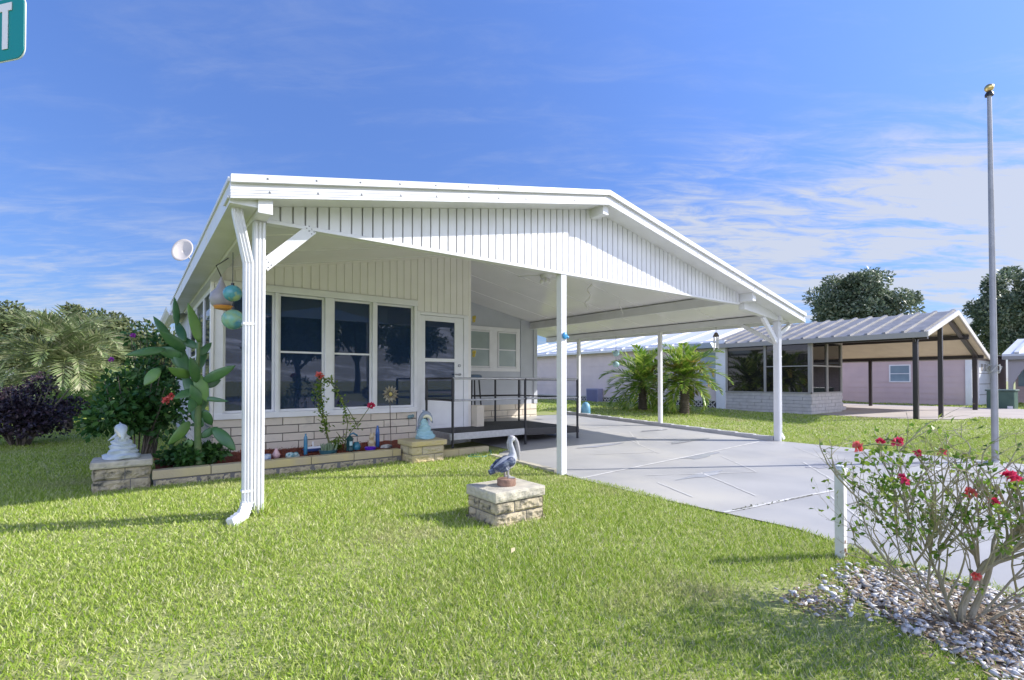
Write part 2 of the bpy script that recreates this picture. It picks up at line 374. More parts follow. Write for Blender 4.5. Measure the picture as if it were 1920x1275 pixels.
def ground_strip(m, p, q, wd, dz, n=24, wob=0):
    g = random.Random(int(p[0]*100)); L = Vector((q[0]-p[0], q[1]-p[1], 0)); nrm = Vector((-L.y, L.x, 0)).normalized() * wd / 2; pr = None; vs = []
    for i in range(n + 1):
        t = i / n; c = Vector((p[0] + L.x*t, p[1] + L.y*t, 0)) + nrm * g.uniform(-wob, wob)
        for sg in (-1, 1):
            s = c + nrm * sg * (1 + g.uniform(-.35, .35) * (1 if wob else 0)); vs.append((s.x, s.y, gz(s.x, s.y) + dz))
    m.add(vs, [(2*i, 2*i+1, 2*i+3, 2*i+2) for i in range(n)])
m = MB()
for p, q, wd in [((4.22, 4.25), (9.4, 4.72), .038), ((4.15, 2.40), (9.7, 1.70), .038), ((4.9, 7.6), (9.7, 7.75), .03)]: ground_strip(m, p, q, wd, .017, 40, .12)
for p, q in [((5.0, 2.55), (5.7, 3.6)), ((4.6, 1.4), (5.6, 2.1)), ((6.2, 2.2), (7.6, 3.2)), ((6.6, 4.9), (7.4, 6.2)), ((5.6, 5.4), (6.6, 5.0)), ((4.45, 2.9), (4.75, 3.55)), ((7.2, 2.0), (7.9, 1.2)), ((8.4, 5.4), (7.7, 6.6)), ((7.9, 3.6), (8.6, 2.6)), ((6.1, 6.8), (7.2, 7.2)), ((5.0, 3.9), (6.3, 3.2)), ((6.3, 3.2), (7.2, 4.2)), ((7.4, 6.2), (8.8, 5.6)), ((7.0, 5.6), (8.3, 6.9)), ((8.1, 3.1), (9.2, 4.0)), ((5.2, 1.2), (6.4, .6)), ((8.6, 1.4), (7.6, .5))]:
    ground_strip(m, p, q, .020, .016, 14, .3)
m.build('joint', M_JOINT, drive)
m = MB()
for p, q, wd in [((5.1, 2.27), (5.5, 2.22), .016), ((4.3, 2.385), (4.55, 2.355), .02), ((9.0, 3.4), (9.4, 2.9), .02), ((6.3, 1.5), (6.5, 1.2), .015), ((7.4, 1.62), (8.6, 1.1), .02), ((5.3, 1.85), (5.55, 1.83), .015), ((5.35, 1.72), (5.6, 1.70), .015)]: ground_strip(m, p, q, wd, .020, 18, .6)
m.build('crack', M_CRACK, drive)
M_WET = mat('damp scuff on drive', (.38, .38, .41), .22, (.44, .44, .47), 4)
m = MB()
for cx, cy, rx, ry in [(6.9, 4.4, .5, .12), (8.2, 5.5, .6, .14), (5.6, 3.5, .45, .07), (7.6, 2.9, .5, .1), (8.6, 2.2, .5, .09), (6.4, 5.9, .5, .1), (8.9, 6.8, .4, .12)]:
    if 1: m.add([(cx + math.cos(a)*rx*(1+.35*math.sin(3*a+cx)), cy + math.sin(a)*ry*(1+.4*math.cos(2*a+cy)), gz(cx, cy) + .0155 + (.004 if 0 else 0)) for a in np.linspace(0, 2*math.pi, 20, endpoint=False)], [tuple(range(20))])
m.build('scuff', M_WET, drive)
kerb = MB()
for i in range(16):
    y0 = 4.66 + i * .38; kerb.box(9.80, 9.92, y0, y0 + .38, gz(9.86, y0) - .05, gz(9.86, y0 + .19) + .085)
tag(kerb.build('kerb', CONC), kind='structure')
edge = MB()
for i in range(8):
    y0 = 4.72 + i * .2; xx = left_edge(y0); edge.box(xx - .07, xx + .02, y0, y0 + .2, -.05, .045)
tag(edge.build('driveway_edging', CAPST), kind='structure')

# ------------------------------------------------------------ the house with its carport
PX, PZ, EL, ER = 4.77, 3.578, .567, 10.35
def rz(x): return PZ - (.2003 * (PX - x) if x < PX else .1987 * (x - PX))
TH = .11
ru = lambda x: rz(x) - TH
house = thing('carport_house', 'white gabled single storey house with wide front carport and dark porch windows', 'house', (5, 8, 0))
# walls
m = MB(); bricks(m, 'x', .84, 3.83, 7.80, 0, .64, seed=3); bricks(m, 'y', 7.83, 11.6, .84, 0, .64, sign=-1, seed=4)
m.build('brick_base', [BRICK, MORTAR], house, bevel=.003)
def vstrips(m, x0, x1, zb, zt, y, pitch, gap, depth):
    """board panel facing -Y: flat backing with raised boards whose tops follow the roof"""
    n = max(1, round((x1 - x0) / pitch)); p = (x1 - x0) / n
    for i in range(n):
        a, b = x0 + i*p + gap/2, x0 + (i+1)*p - gap/2
        cuts = [a] + ([PX] if a < PX < b else []) + [b]
        for c, d in zip(cuts, cuts[1:]):
            m.prismY([(c, zb(c)), (d, zb(d)), (d, zt(d)), (c, zt(c))], y - depth, y + .004)
m = MB(); back = [(.84, 2.54), (3.85, 2.54), (3.85, 2.36), (4.9, 2.36), (4.9, ru(4.9)), (PX, ru(PX)), (.84, ru(.84))]
m.prismY([(x, z - .001) for x, z in back], 7.80, 7.88)
vstrips(m, .84, 3.85, lambda x: 2.545, lambda x: ru(x) - .03, 7.80, .125, .016, .012)
vstrips(m, 3.85, 4.88, lambda x: 2.365, lambda x: ru(x) - .03, 7.80, .125, .016, .012)
m.build('board_gable', SIDING, house)
m = MB()
m.prismY([(.84, ru(.84) - .035), (PX, ru(PX) - .035), (PX, ru(PX) - .002), (.84, ru(.84) - .002)], 7.775, 7.80)
m.box(4.87, 4.93, 7.78, 7.84, .0, ru(4.9) - .04)            # corner trim of the porch
m.box(.80, .84, 7.74, 7.80, .64, 2.55)
m.build('porch_trim', SIDING, house, bevel=.004)
m = MB(); m.box(.845, .955, 7.765, 7.86, .66, 2.46)
for a, b in [(1.605, 1.655), (2.305, 2.43), (3.055, 3.12), (3.785, 3.84)]: m.box(a, b, 7.765, 7.86, .725, 2.435)
m.box(.845, 3.84, 7.75, 7.862, 2.436, 2.535); m.box(.845, 3.84, 7.745, 7.862, .642, .724)
m.build('window_surround', WHITE2, house, bevel=.004)
def window(x0, x1, z0, z1, y, bar=None, glass=GLASS, parent=house, fr=.03, frm=WHITE2):
    m = MB(); d0, d1 = y + .02, y + .06
    m.box(x0, x0+fr, d0, d1, z0, z1); m.box(x1-fr, x1, d0, d1, z0, z1)
    m.box(x0+fr, x1-fr, d0+.002, d1, z0, z0+fr); m.box(x0+fr, x1-fr, d0+.002, d1, z1-fr, z1)
    if bar: m.box(x0+fr, x1-fr, d0+.004, d1-.004, bar-.014, bar+.014)
    f = m.build('window', frm, parent)
    MB().box(x0+fr*.6, x1-fr*.6, d1-.022, d1-.012, z0+fr*.6, z1-fr*.6).build('pane', glass, f)
    return f
window(.957, 1.603, .726, 2.434, 7.80); window(1.657, 2.303, .726, 2.434, 7.80, 1.59)
window(2.432, 3.053, .726, 2.434, 7.80, 1.59); window(3.122, 3.783, .726, 2.434, 7.80)
# things seen through the glass stay out; a dark room closes the porch behind the panes
m = MB(); m.box(.84, 4.93, 11.56, 11.60, .0, 2.55); m.box(4.89, 4.93, 7.85, 11.5, 0, ru(4.9) - .01)
m.build('inner_wall', SIDING, house)
m = MB(); m.box(.86, 4.88, 7.9, 11.55, .22, .30); m.build('porch_floor', CONC, house)
# left wall
def windowX(y0, y1, z0, z1, x, bar=None, glass=GLASS, parent=house, fr=.03, sign=-1, frm=WHITE2):
    m = MB(); a, b = (x - .02, x + .03) if sign < 0 else (x - .03, x + .02)
    m.box(a, b, y0, y0+fr, z0, z1); m.box(a, b, y1-fr, y1, z0, z1)
    m.box(a+.002, b-.002, y0+fr, y1-fr, z0, z0+fr); m.box(a+.002, b-.002, y0+fr, y1-fr, z1-fr, z1)
    if bar: m.box(a+.004, b-.004, y0+fr, y1-fr, bar-.014, bar+.014)
    f = m.build('window', frm, parent)
    MB().box(x-.006, x+.004, y0+fr*.6, y1-fr*.6, z0+fr*.6, z1-fr*.6).build('pane', glass, f)
    return f
m = MB(); m.box(.84, .90, 7.87, 11.6, 2.44, ru(.84) - .002); m.box(.84, .90, 7.87, 8.1, .64, 2.44); m.box(.84, .90, 11.35, 11.6, .64, 2.44); m.box(.82, .90, 7.87, 11.6, .64, .70)
for y in (8.92, 10.12): m.box(.83, .90, y, y + .06, .70, 2.44)
m.build('side_wall', WHITE2, house)
for a, b in ((8.1, 8.92), (8.98, 10.12), (10.18, 11.35)): windowX(a, b, .70, 2.44, .85, 1.59)
# main body behind
m = MB(); m.box(.86, 8.6, 11.62, 15.6, 0, 2.5)
for k in range(11):
    z = .05 + k * .225; m.prismX([(11.64, z), (15.6, z), (15.6, z + .22), (11.64, z + .22)], .842, .862)
m.build('main_wall', GREYSID, house)
# recessed gable wall under the carport
GY = 10.4
m = MB(); m.prismY([(4.94, .52), (8.6, .52), (8.6, ru(8.6) - .002), (PX + .2, ru(PX + .2) - .002), (4.94, ru(4.94) - .003)], GY, GY + .1)
for k in range(9):
    z = .53 + k * .24
    m.prismY([(4.94, z), (8.12, z), (8.12, z + .235), (4.94, z + .235)], GY - .008, GY)
m.box(8.6, 8.66, GY, 11.62, .5, ru(8.65) - .01)
m.build('recessed_wall', GREYSID, house)
m = MB(); bricks(m, 'x', 4.94, 8.66, GY - .01, 0.1, .55, course=.15, length=.5, seed=8); m.build('stone_base', [BRICK, MORTAR], house, bevel=.004)
m = MB(); m.box(8.12, 8.2, GY - .03, GY, .55, ru(8.2) - .02); m.box(8.56, 8.68, GY - .035, GY, .55, ru(8.66) - .02); m.build('corner_trim', GREYSID, house, bevel=.003)
m = MB(); m.box(6.3, 6.42, GY-.04, GY-.002, 1.45, 2.5); m.box(7.14, 7.36, GY-.04, GY-.002, 1.45, 2.5); m.box(7.98, 8.08, GY-.04, GY-.002, 1.45, 2.5)
m.box(6.3, 8.08, GY-.045, GY-.004, 2.42, 2.52); m.box(6.3, 8.08, GY-.05, GY-.003, 1.40, 1.49); m.build('window_trim', WHITE2, house, bevel=.003)
window(6.43, 7.13, 1.5, 2.41, GY - .075, 1.95, GREENGL); window(7.37, 7.97, 1.5, 2.41, GY - .075, 1.95, GREENGL)
m = MB()
for x in (6.8, 7.67): m.lathe([(.0, 0), (.035, 0), (.035, .008), (.0, .01)], (x, 0, 0), 8)
# door
m = MB(); m.box(3.842, 3.90, 7.77, 7.88, .33, 2.355); m.box(4.772, 4.868, 7.77, 7.88, .33, 2.355); m.box(3.9, 4.772, 7.772, 7.88, 2.305, 2.355); m.box(3.842, 4.868, 7.80, 7.88, 0, .33)
m.build('door_frame', WHITE2, house, bevel=.004)
m = MB(); y0, y1 = 7.79, 7.83
m.box(3.905, 4.0, y0, y1, .335, 2.30); m.box(4.59, 4.768, y0, y1, .335, 2.30); m.box(4.0, 4.59, y0+.001, y1, 2.21, 2.30); m.box(4.0, 4.59, y0+.001, y1, 1.50, 1.56); m.box(4.0, 4.59, y0+.001, y1, .335, .83)
m.box(4.03, 4.56, y0-.006, y0, .40, .78)
door = m.build('door', WHITE2, house, bevel=.004)
MB().box(3.99, 4.6, 7.808, 7.818, 1.55, 2.22).build('pane', GLASS, door); MB().box(3.99, 4.6, 7.808, 7.818, .82, 1.51).build('pane', GLASS, door)
MB().tube([(4.68, 7.79, 1.44), (4.68, 7.765, 1.44)], .028, 10).build('deadbolt', ALU, door, smooth=True)
m = MB(); m.tube([(4.68, 7.79, 1.28), (4.68, 7.74, 1.28)], .02, 8); m.tube([(4.68, 7.742, 1.28), (4.58, 7.742, 1.28)], .012, 8)
m.build('handle', ALU, door, smooth=True)
m = MB(); m.box(4.94, 5.1, 7.6, 7.80, .33, .72); m.build('stone_stub', BRICK, house, bevel=.01)
# roof
YB = 12.2
m = MB(); E1 = EL + .10
m.prismY([(E1, ru(E1)), (PX, ru(PX)), (ER, ru(ER)), (ER, rz(ER) - .02), (PX, rz(PX) - .02), (E1, rz(E1) - .02)], 4.33, 11.4)
m.prismY([(E1, ru(E1)), (PX, ru(PX)), (8.9, ru(8.9)), (8.9, rz(8.9)), (PX, rz(PX)), (E1, rz(E1))], 11.4, 15.9)
for k in range(int((15.8 - 4.5) / .4)):
    y = 4.6 + k * .4; xe = ER if y < 11.3 else 8.9
    m.prismY([(E1, rz(E1)), (PX, rz(PX)), (xe, rz(xe)), (xe, rz(xe) + .004), (PX, rz(PX) + .004), (E1, rz(E1) + .004)], y, y + .04)
m.build('roof', WHITE, house)
m = MB()
for k in range(6):
    y = 4.9 + k * .93
    m.prismY([(.87, ru(.87) - .012), (PX - .06, ru(PX - .06) - .012), (PX - .06, ru(PX - .06) + .004), (.87, ru(.87) + .004)], y, y + .022)
    if y < GY - .05: m.prismY([(PX + .06, ru(PX + .06) - .012), (9.8, ru(9.8) - .012), (9.8, ru(9.8) + .004), (PX + .06, ru(PX + .06) + .004)], y, y + .022)
m.prismY([(.87, ru(.87) - .004), (PX, ru(PX) - .004), (9.8, ru(9.8) - .004), (9.8, ru(9.8)), (PX, ru(PX)), (.87, ru(.87))], 4.66, 7.78)
m.prismY([(4.95, ru(4.95) - .004), (9.8, ru(9.8) - .004), (9.8, ru(9.8)), (4.95, ru(4.95))], 7.79, GY - .002)
m.build('ceiling', CEIL, house)
# fascia: cap, two ribbed steps, bottom lip, screws
def slope_band(m, dz0, dz1, y0, y1, x0=EL, x1=ER):
    m.prismY([(x0, rz(x0) + dz0), (PX, rz(PX) + dz0), (PX, rz(PX) + dz1), (x0, rz(x0) + dz1)], y0, y1)
    m.prismY([(PX, rz(PX) + dz0), (x1, rz(x1) + dz0), (x1, rz(x1) + dz1), (PX, rz(PX) + dz1)], y0, y1)
m = MB(); slope_band(m, -.060, .0, 4.262, 4.329); slope_band(m, -.085, -.060, 4.300, 4.329); slope_band(m, -.112, -.089, 4.291, 4.329); slope_band(m, -.137, -.117, 4.287, 4.329); slope_band(m, -.158, -.142, 4.283, 4.329); slope_band(m, -.178, -.162, 4.281, 4.335)
m.mi(1)
for sx, n in ((-1, 11), (1, 13)):
    for i in range(n):
        x = PX + sx * (.25 + i * (.37 if sx < 0 else .42))
        for dz in (-.01, -.125):
            z = rz(x) + dz - (.02 if dz > -.1 else 0); m.ell((x + (.02 if dz < -.1 else 0), 4.261 if dz > -.1 else 4.286, z), (.009, .005, .009), nu=6, nv=4)
m.build('fascia', [WHITE, SCREW], house)
m = MB(); m.prismY([(EL - .015, rz(EL) - .165), (PX, rz(PX) - .165), (PX, rz(PX) - .148), (EL - .015, rz(EL) - .148)], 4.335, 4.57); m.prismY([(PX, rz(PX) - .165), (ER, rz(ER) - .165), (ER, rz(ER) - .148), (PX, rz(PX) - .148)], 4.335, 4.57)
m.build('soffit', WHITE, house)
def gutter(m, x, sgn, y0, y1, z):
    prof = [(x, z - .16), (x + sgn*.055, z - .16), (x + sgn*.075, z - .11), (x + sgn*.10, z - .07), (x + sgn*.11, z), (x + sgn*.098, z), (x + sgn*.09, z - .06), (x + sgn*.05, z - .15), (x + sgn*.012, z - .15), (x + sgn*.012, z + .0), (x, z)]
    if sgn < 0: prof = prof[::-1]
    m.prismY(prof, y0, y1)
m = MB(); m.box(EL + .002, EL + .03, 4.3361, YB, rz(EL) - .20, rz(EL) - .035); m.box(EL - .012, EL + .10, 4.336, YB, rz(EL) - .035, rz(EL) - .002); m.box(EL + .03, .763, 4.34, YB, rz(EL) - .198, rz(EL) - .182); m.box(EL + .03, .763, 4.34, 4.36, rz(EL) - .182, rz(EL) - .11)
for y in (5.9, 7.6, 9.3, 11.0): m.box(EL - .002, EL + .032, y, y + .05, rz(EL) - .203, rz(EL) - .04)
m.build('side_fascia', WHITE, house)
m = MB(); gutter(m, .60, -1, YB + .02, 15.8, rz(.5) - .07); m.box(.60, .66, YB, 15.8, rz(.5) - .25, rz(.5) - .02); m.build('gutter', WHITE, house)
m = MB(); gutter(m, ER + .003, 1, 4.34, 11.4, rz(ER) - .01); m.build('gutter', WHITE, house)
# beams
m = MB(); m.box(.765, .865, 4.33, 11.8, 2.50, ru(.765) - .003); m.box(.761, .869, 4.318, 4.33, 2.495, ru(.77) - .02); m.build('beam', WHITE, house, bevel=.004)
m = MB(); m.box(4.72, 4.82, 4.335, 4.60, 3.285, ru(4.72) - .052); m.build('ridge_beam', WHITE, house, bevel=.004)
m = MB(); m.box(8.44, 8.55, 4.335, GY - .002, 2.54, ru(8.55) - .005); m.build('beam', WHITE, house, bevel=.004)
m = MB(); m.box(9.81, 9.91, 4.50, 11.3, 2.31, ru(9.91) - .004); m.build('beam', WHITE, house, bevel=.004)
# gable header
m = MB(); zb = lambda x: 2.53; zt = lambda x: ru(x) - .004
m.prismY([(.875, 2.53), (8.72, 2.53), (8.72, zt(8.72)), (PX, zt(PX)), (.875, zt(.875))], 4.60, 4.64)
vstrips(m, .875, 8.42, zb, lambda x: zt(x) - .052, 4.60, .102, .016, .034)
m.build('gable_header', WHITE, house)
m = MB(); m.box(.87, 8.43, 4.562, 4.655, 2.497, 2.528); m.prismY([(.87, zt(.87) - .05), (PX, zt(PX) - .05), (PX, zt(PX)), (.87, zt(.87))], 4.562, 4.6); m.prismY([(PX, zt(PX) - .05), (8.43, zt(8.43) - .05), (8.43, zt(8.43)), (PX, zt(PX))], 4.562, 4.6)
m.build('header_trim', WHITE, house)
m = MB(); m.prismY([(8.56, 2.43), (9.80, 2.31), (9.915, 2.31), (9.915, ru(9.915) - .004), (8.56, ru(8.56) - .004)], 4.545, 4.655); m.build('end_rafter', WHITE, house, bevel=.004)
# posts
def post(x, y, z1, wd, flut=True, rs=1):
    z0 = gz(x, y) - .05; h = wd / 2
    m = MB(); m.box(x-h, x+h, y-h, y+h, z0, z1)
    if flut:
        for k in (-.62, 0, .62):
            m.box(x+k*h-.008, x+k*h+.008, y-h-.012, y-h+.001, z0+.03, z1-.01)
    m.build('post', WHITE, house, bevel=.004)
post(.82, 4.6, 2.498, .088); post(4.26, 4.615, 2.496, .09, False); post(9.86, 4.6, 2.308, .10); post(9.86, 7.28, 2.308, .08, False); post(9.86, 9.98, 2.308, .08, False)
m = MB(); m.beam((.85, 4.598, 2.13), (1.24, 4.598, 2.515), .02, .10, (0, 1, 0))
p, q = Vector((.85, 4.58, 2.13)), Vector((1.24, 4.58, 2.515))
m = MB(); m.beam(p, q, .095, .03, (0, 1, 0)); m.mi(1)
for t in (.04, .10, .93, .985):
    for s in (-1, 0, 1): c = p.lerp(q, t) + Vector((-.7, 0, .7)) * .03 * s; m.ell((c.x, 4.563, c.z), (.006, .004, .006), nu=6, nv=4)
m.build('brace', [WHITE, SCREW], house)
m = MB(); m.beam((9.84, 4.60, 1.90), (9.30, 4.60, 2.36), .09, .06, (0, 1, 0)); m.build('brace', WHITE, house, bevel=.003)
m = MB(); m.beam((9.86, 4.64, 1.90), (9.86, 5.35, 2.33), .06, .07); m.build('brace', WHITE, house, bevel=.003)
m = MB(); m.prismY([(9.915, 2.30), (9.915, 1.98), (9.99, 2.25), (10.3, ru(10.3) - .03), (9.915, ru(9.915) - .03)], 4.57, 4.63); m.build('gusset', WHITE, house)
def downspout(pts, wd, dp):
    m = MB(); pts = [Vector(p) for p in pts]
    for a, b in zip(pts, pts[1:]):
        d = (b - a).normalized(); m.beam(a - d*.012, b + d*.012, wd, dp, (0, 1, 0.001))
        if abs(d.z) > .95:
            for k in (-.3, 0, .3): m.beam(a + Vector((k*wd, -dp/2 - .003, 0)), b + Vector((k*wd, -dp/2 - .005, 0)), .008, .012, (0, 1, 0.001))
            for zz in (1.62, .28):
                if b.z < zz < a.z: m.box(a.x - wd/2 - .004, a.x + wd/2 + .004, a.y - dp/2 - .009, a.y + dp/2 + .004, zz, zz + .022)
    for i, (a, b) in enumerate(zip(pts, pts[1:])):
        if abs((b-a).normalized().z) <= .95 and a.z < .5:
            for t in np.linspace(.1, .9, 4): c = a.lerp(b, t); d = (b-a).normalized() * .008; m.beam(c - d, c + d, wd + .008, dp + .008, (0, 1, 0.001))
    m.build('downspout', WHITE, house, bevel=.004)
downspout([(.632, 4.46, 2.56), (.640, 4.46, 2.49), (.725, 4.50, 2.12), (.728, 4.50, .20), (.70, 4.46, .12), (.60, 4.36, .085)], .075, .06)
downspout([(10.40, 4.62, 2.33), (10.39, 4.62, 2.26), (10.02, 4.62, 2.08), (9.99, 4.62, 1.9), (9.99, 4.62, .16), (10.08, 4.6, .04)], .075, .055)

# satellite dish
sdsh = thing('satellite_dish', 'off-white oval satellite dish on the left roof edge', 'satellite dish', (.80, 9.9, rz(.8)))
mt = Matrix.Rotation(R(62), 3, 'Z') @ Matrix.Rotation(R(-68), 3, 'Y')
m = MB(); vs = []; nr, nn = 5, 28
for i in range(nr + 1):
    for j in range(nn):
        r = i / nr; a = 2*math.pi*j/nn; q = mt @ Vector((.21*r*math.cos(a), .155*r*math.sin(a), .045*r*r)); vs.append(Vector((.62, 9.8, 3.30)) + q)
m.add(vs, [(i*nn+j, i*nn+(j+1)%nn, (i+1)*nn+(j+1)%nn, (i+1)*nn+j) for i in range(nr) for j in range(nn)])
o = m.build('dish', mat('dish paint', (.55, .50, .46), .5, (.5, .46, .42), 4), sdsh, smooth=True); md = o.modifiers.new('thick', 'SOLIDIFY'); md.thickness = .012
m = MB(); m.tube([(.80, 9.9, rz(.8) - .02), (.80, 9.9, 3.1), (.64, 9.82, 3.30)], .014, 8); m.build('mast', ALU, sdsh)

# ------------------------------------------------------------ planter, pedestals, statues
def pedestal(name, label, x0, x1, y0, y1, courses, cap_h, cap_o, hc, seed, mats, cap=True, base=0.0, rough_left=True):
    z0 = gz((x0+x1)/2, (y0+y1)/2) - .03
    t = thing(name, label, 'pedestal', ((x0+x1)/2, (y0+y1)/2, 0), 'stone block pedestals for garden statues')
    g = random.Random(seed); m = MB(); h = courses * hc + .03
    m.mi(1); m.box(x0+.012, x1-.012, y0+.012, y1-.012, z0, z0 + h)
    m.mi(0)
    for c in range(courses):
        z = z0 + .03 + c * hc; hh = hc - .008
        def run(a0, a1, faces):
            sp = g.uniform(.3, .7) if c % 2 else g.uniform(.6, .8); cut = a0 + (a1 - a0) * sp
            for a, b in ((a0, cut - .004), (cut + .004, a1)):
                n = max(4, int((b - a) / .022))
                if faces == 'f': rockface(m, (a, y0+.01, z), (1,0,0), (0,0,1), (0,-1,0), b-a, hh, n, 9, .030, seed + c)
                if faces == 'b': rockface(m, (b, y1-.01, z), (-1,0,0), (0,0,1), (0,1,0), b-a, hh, n, 9, .030, seed + c)
                if faces == 'l': rockface(m, (x0+.01, b, z), (0,-1,0), (0,0,1), (-1,0,0), b-a, hh, n, 9, .030, seed + c + 9)
                if faces == 'r': rockface(m, (x1-.01, a, z), (0,1,0), (0,0,1), (1,0,0), b-a, hh, n, 9, .030, seed + c + 5)
        run(x0, x1, 'f'); run(x0, x1, 'b'); run(y0, y1, 'l'); run(y0, y1, 'r')
    if base: m.box(x0 - base, x1 + base*.6, y0 - base*.6, y1 + base, z0, z0 + .04)
    m.build('block_courses', mats, t)
    m = MB(); zt = z0 + h; a0, a1, b0, b1 = x0 - cap_o, x1 + cap_o, y0 - cap_o, y1 + cap_o; m.box(a0, a1, b0, b1, zt, zt + cap_h)
    rockface(m, (a0, b0 + .002, zt + .003), (1,0,0), (0,0,1), (0,-1,0), a1 - a0, cap_h - .006, 24, 5, .012, seed + 70); rockface(m, (a0 + .002, b1, zt + .003), (0,-1,0), (0,0,1), (-1,0,0), b1 - b0, cap_h - .006, 20, 5, .012, seed + 71); rockface(m, (a1 - .002, b0, zt + .003), (0,1,0), (0,0,1), (1,0,0), b1 - b0, cap_h - .006, 20, 5, .012, seed + 72)
    o = m.build('cap_stone', CAPST if mats[0] is ROCK else mats[2], t, bevel=.008)
    return t, zt + cap_h
pedL, zL = pedestal('stone_pedestal', 'pale weathered block pedestal under the white wave statue at the left planter end', -.34, .14, 6.74, 7.16, 2, .075, .02, .125, 3, [ROCK, MORTAR, CAPST])
pedM, zM = pedestal('stone_pedestal', 'yellow block pedestal under the teal dolphin statue beside the wheelchair ramp', 3.12, 3.62, 6.44, 6.86, 2, .075, .03, .12, 12, [ROCKY, MORTAR, ROCKY])
pedP, zP = pedestal('stone_pedestal', 'rough grey stone pedestal alone on the lawn under the pelican', 2.30, 2.80, 3.26, 3.68, 2, .085, .010, .097, 21, [ROCK, MORTAR, CAPST], base=.03)
# planter box
pl = thing('planter', 'long low stone planter of mulch and flowers below the porch windows', 'planter', (1.6, 7.2, 0))
m = MB(); m.mi(1); m.box(.17, 3.10, 6.76, 6.86, -.05, .178); m.mi(0); a = .16
while a < 3.08:
    b = min(3.09, a + .56); m.box(a, b - .008, 6.745, 6.88, .088, .184); a += .56
m.build('coping', [ROCKY, MORTAR], pl, bevel=.006)
m = MB(); a = .18; k = 0
while a < 3.05:
    b = min(3.05, a + [.42, .34, .5][k % 3]); rockface(m, (a, 6.765, -.03), (1,0,0), (0,0,1), (0,-1,0), b - a - .008, .11, 22, 7, .02, 40 + k); a = b; k += 1
m.build('block_courses', ROCK, pl)
m = MB(); n = 60; vs = []; ny = 14
for j in range(ny + 1):
    for i in range(n + 1):
        x = .2 + 3.55 * i / n; y = 6.87 + .92 * j / ny; x = min(x, 3.72); vs.append((x, y, .135 + .02 * noise.noise((x*5, y*5, 0)) + .05 * (j/ny) + .02*noise.noise((x*22, y*22, 3))))
m.add(vs, [(j*(n+1)+i, j*(n+1)+i+1, (j+1)*(n+1)+i+1, (j+1)*(n+1)+i) for j in range(ny) for i in range(n)])
m.build('mulch', MULCH, pl)
nch = 1800; P = np.stack([rng.uniform(1.0, 3.1, nch), rng.uniform(6.9, 7.7, nch), np.zeros(nch)], 1); P[:, 2] = .155 + .05 * (P[:, 1] - 6.87) / .92 + rng.uniform(0, .012, nch)
D = rdir(nch); D[:, 2] *= .35; tag(leaf_mesh('mulch_chips', P, D, np.tile([0, 0, 1.], (nch, 1)), rng.uniform(.02, .05, nch), .014, CHIP, pl), kind='stuff')
m = MB(); m.mi(0)
for i in range(3): m.box(3.70 + i*.28, 3.975 + i*.28, 6.62, 6.74, -.03, .12)
o = m.build('block_edging', [ROCKY], None, bevel=.006, loc=(3.7, 6.68, 0)); tag(o, 'short row of tan edging blocks under the ramp platform', 'edging')

def wave_statue(name, label, mats, loc, rz_, group):
    """stepped conical wave with a dolphin leaping round its crest"""
    t = thing(name, label, 'statue', (0, 0, 0), group)
    m = MB(); n = 28; prof = [(.13, 0), (.148, .015), (.145, .04), (.115, .055), (.122, .085), (.095, .10), (.105, .13), (.078, .145), (.086, .17), (.058, .19), (.062, .215), (.038, .24), (.03, .27)]
    vs = []
    for k, (r, z) in enumerate(prof):
        for j in range(n):
            a = 2*math.pi*j/n; rr = r * (1 + .10 * math.sin(3*a + k*.9) + .05 * math.sin(7*a - k*1.3))
            vs.append((rr*math.cos(a)*1.12 - z*.06, rr*math.sin(a)*.9, z + .012*math.sin(2*a + k*.6) * (1 if 0 < k else 0)))
    fs = [(i*n+j, i*n+(j+1)%n, (i+1)*n+(j+1)%n, (i+1)*n+j) for i in range(len(prof)-1) for j in range(n)] + [tuple(range(n-1,-1,-1)), tuple(range((len(prof)-1)*n, len(prof)*n))]
    m.add(vs, fs); m.build('wave_base', mats[0], t, smooth=True)
    pts = [(-.115, .02, .17), (-.10, .0, .235), (-.062, -.01, .30), (-.005, -.015, .335), (.052, -.02, .325), (.092, -.025, .29), (.115, -.028, .245), (.124, -.03, .20)]
    rad = [.014, .030, .041, .047, .045, .035, .017, .009]
    m = MB(); m.tube(pts, rad, 12)
    m.mi(1); m.tube([(p[0]*.93 + .006, p[1]-.012, p[2]-.020) for p in pts[2:7]], [.024, .036, .037, .030, .014], 10)
    o = m.build('dolphin', [mats[1], mats[2]], t, smooth=True, ang=60); sb = o.modifiers.new('s', 'SUBSURF'); sb.levels = 1; sb.render_levels = 1
    m = MB(); m.add([(-.05, -.018, .350), (.005, -.02, .372), (-.048, -.012, .385), (-.05, -.006, .345), (.005, -.008, .372)], [(0, 1, 2), (4, 3, 2), (0, 2, 3), (1, 4, 2), (0, 3, 4, 1)]); m.build('fin', mats[1], t)
    m = MB(); m.add([(.03, -.055, .28), (.07, -.06, .26), (.055, -.125, .20), (.03, -.035, .27), (.07, -.04, .25)], [(0, 1, 2), (4, 3, 2), (0, 2, 3), (1, 4, 2)]); m.build('flipper', mats[1], t)
    m = MB(); m.tube([(-.10, .02, .18), (-.125, .03, .14)], [.02, .012], 8); m.tube([(-.12, .03, .145), (-.15, .07, .11)], [.022, .006], 8); m.tube([(-.12, .03, .145), (-.14, -.03, .11)], [.022, .006], 8); m.build('tail', mats[1], t, smooth=True)
    t.location = loc; t.rotation_euler = (0, 0, rz_); return t
st = wave_statue('dolphin_statue', 'teal wave statue with a grey dolphin leaping over it on the yellow block pedestal', [TEALC, DOLPH, CREAM], (3.42, 6.66, zM), R(-20), 'wave statues on pedestals'); st.scale = (.86, .86, 1.12)
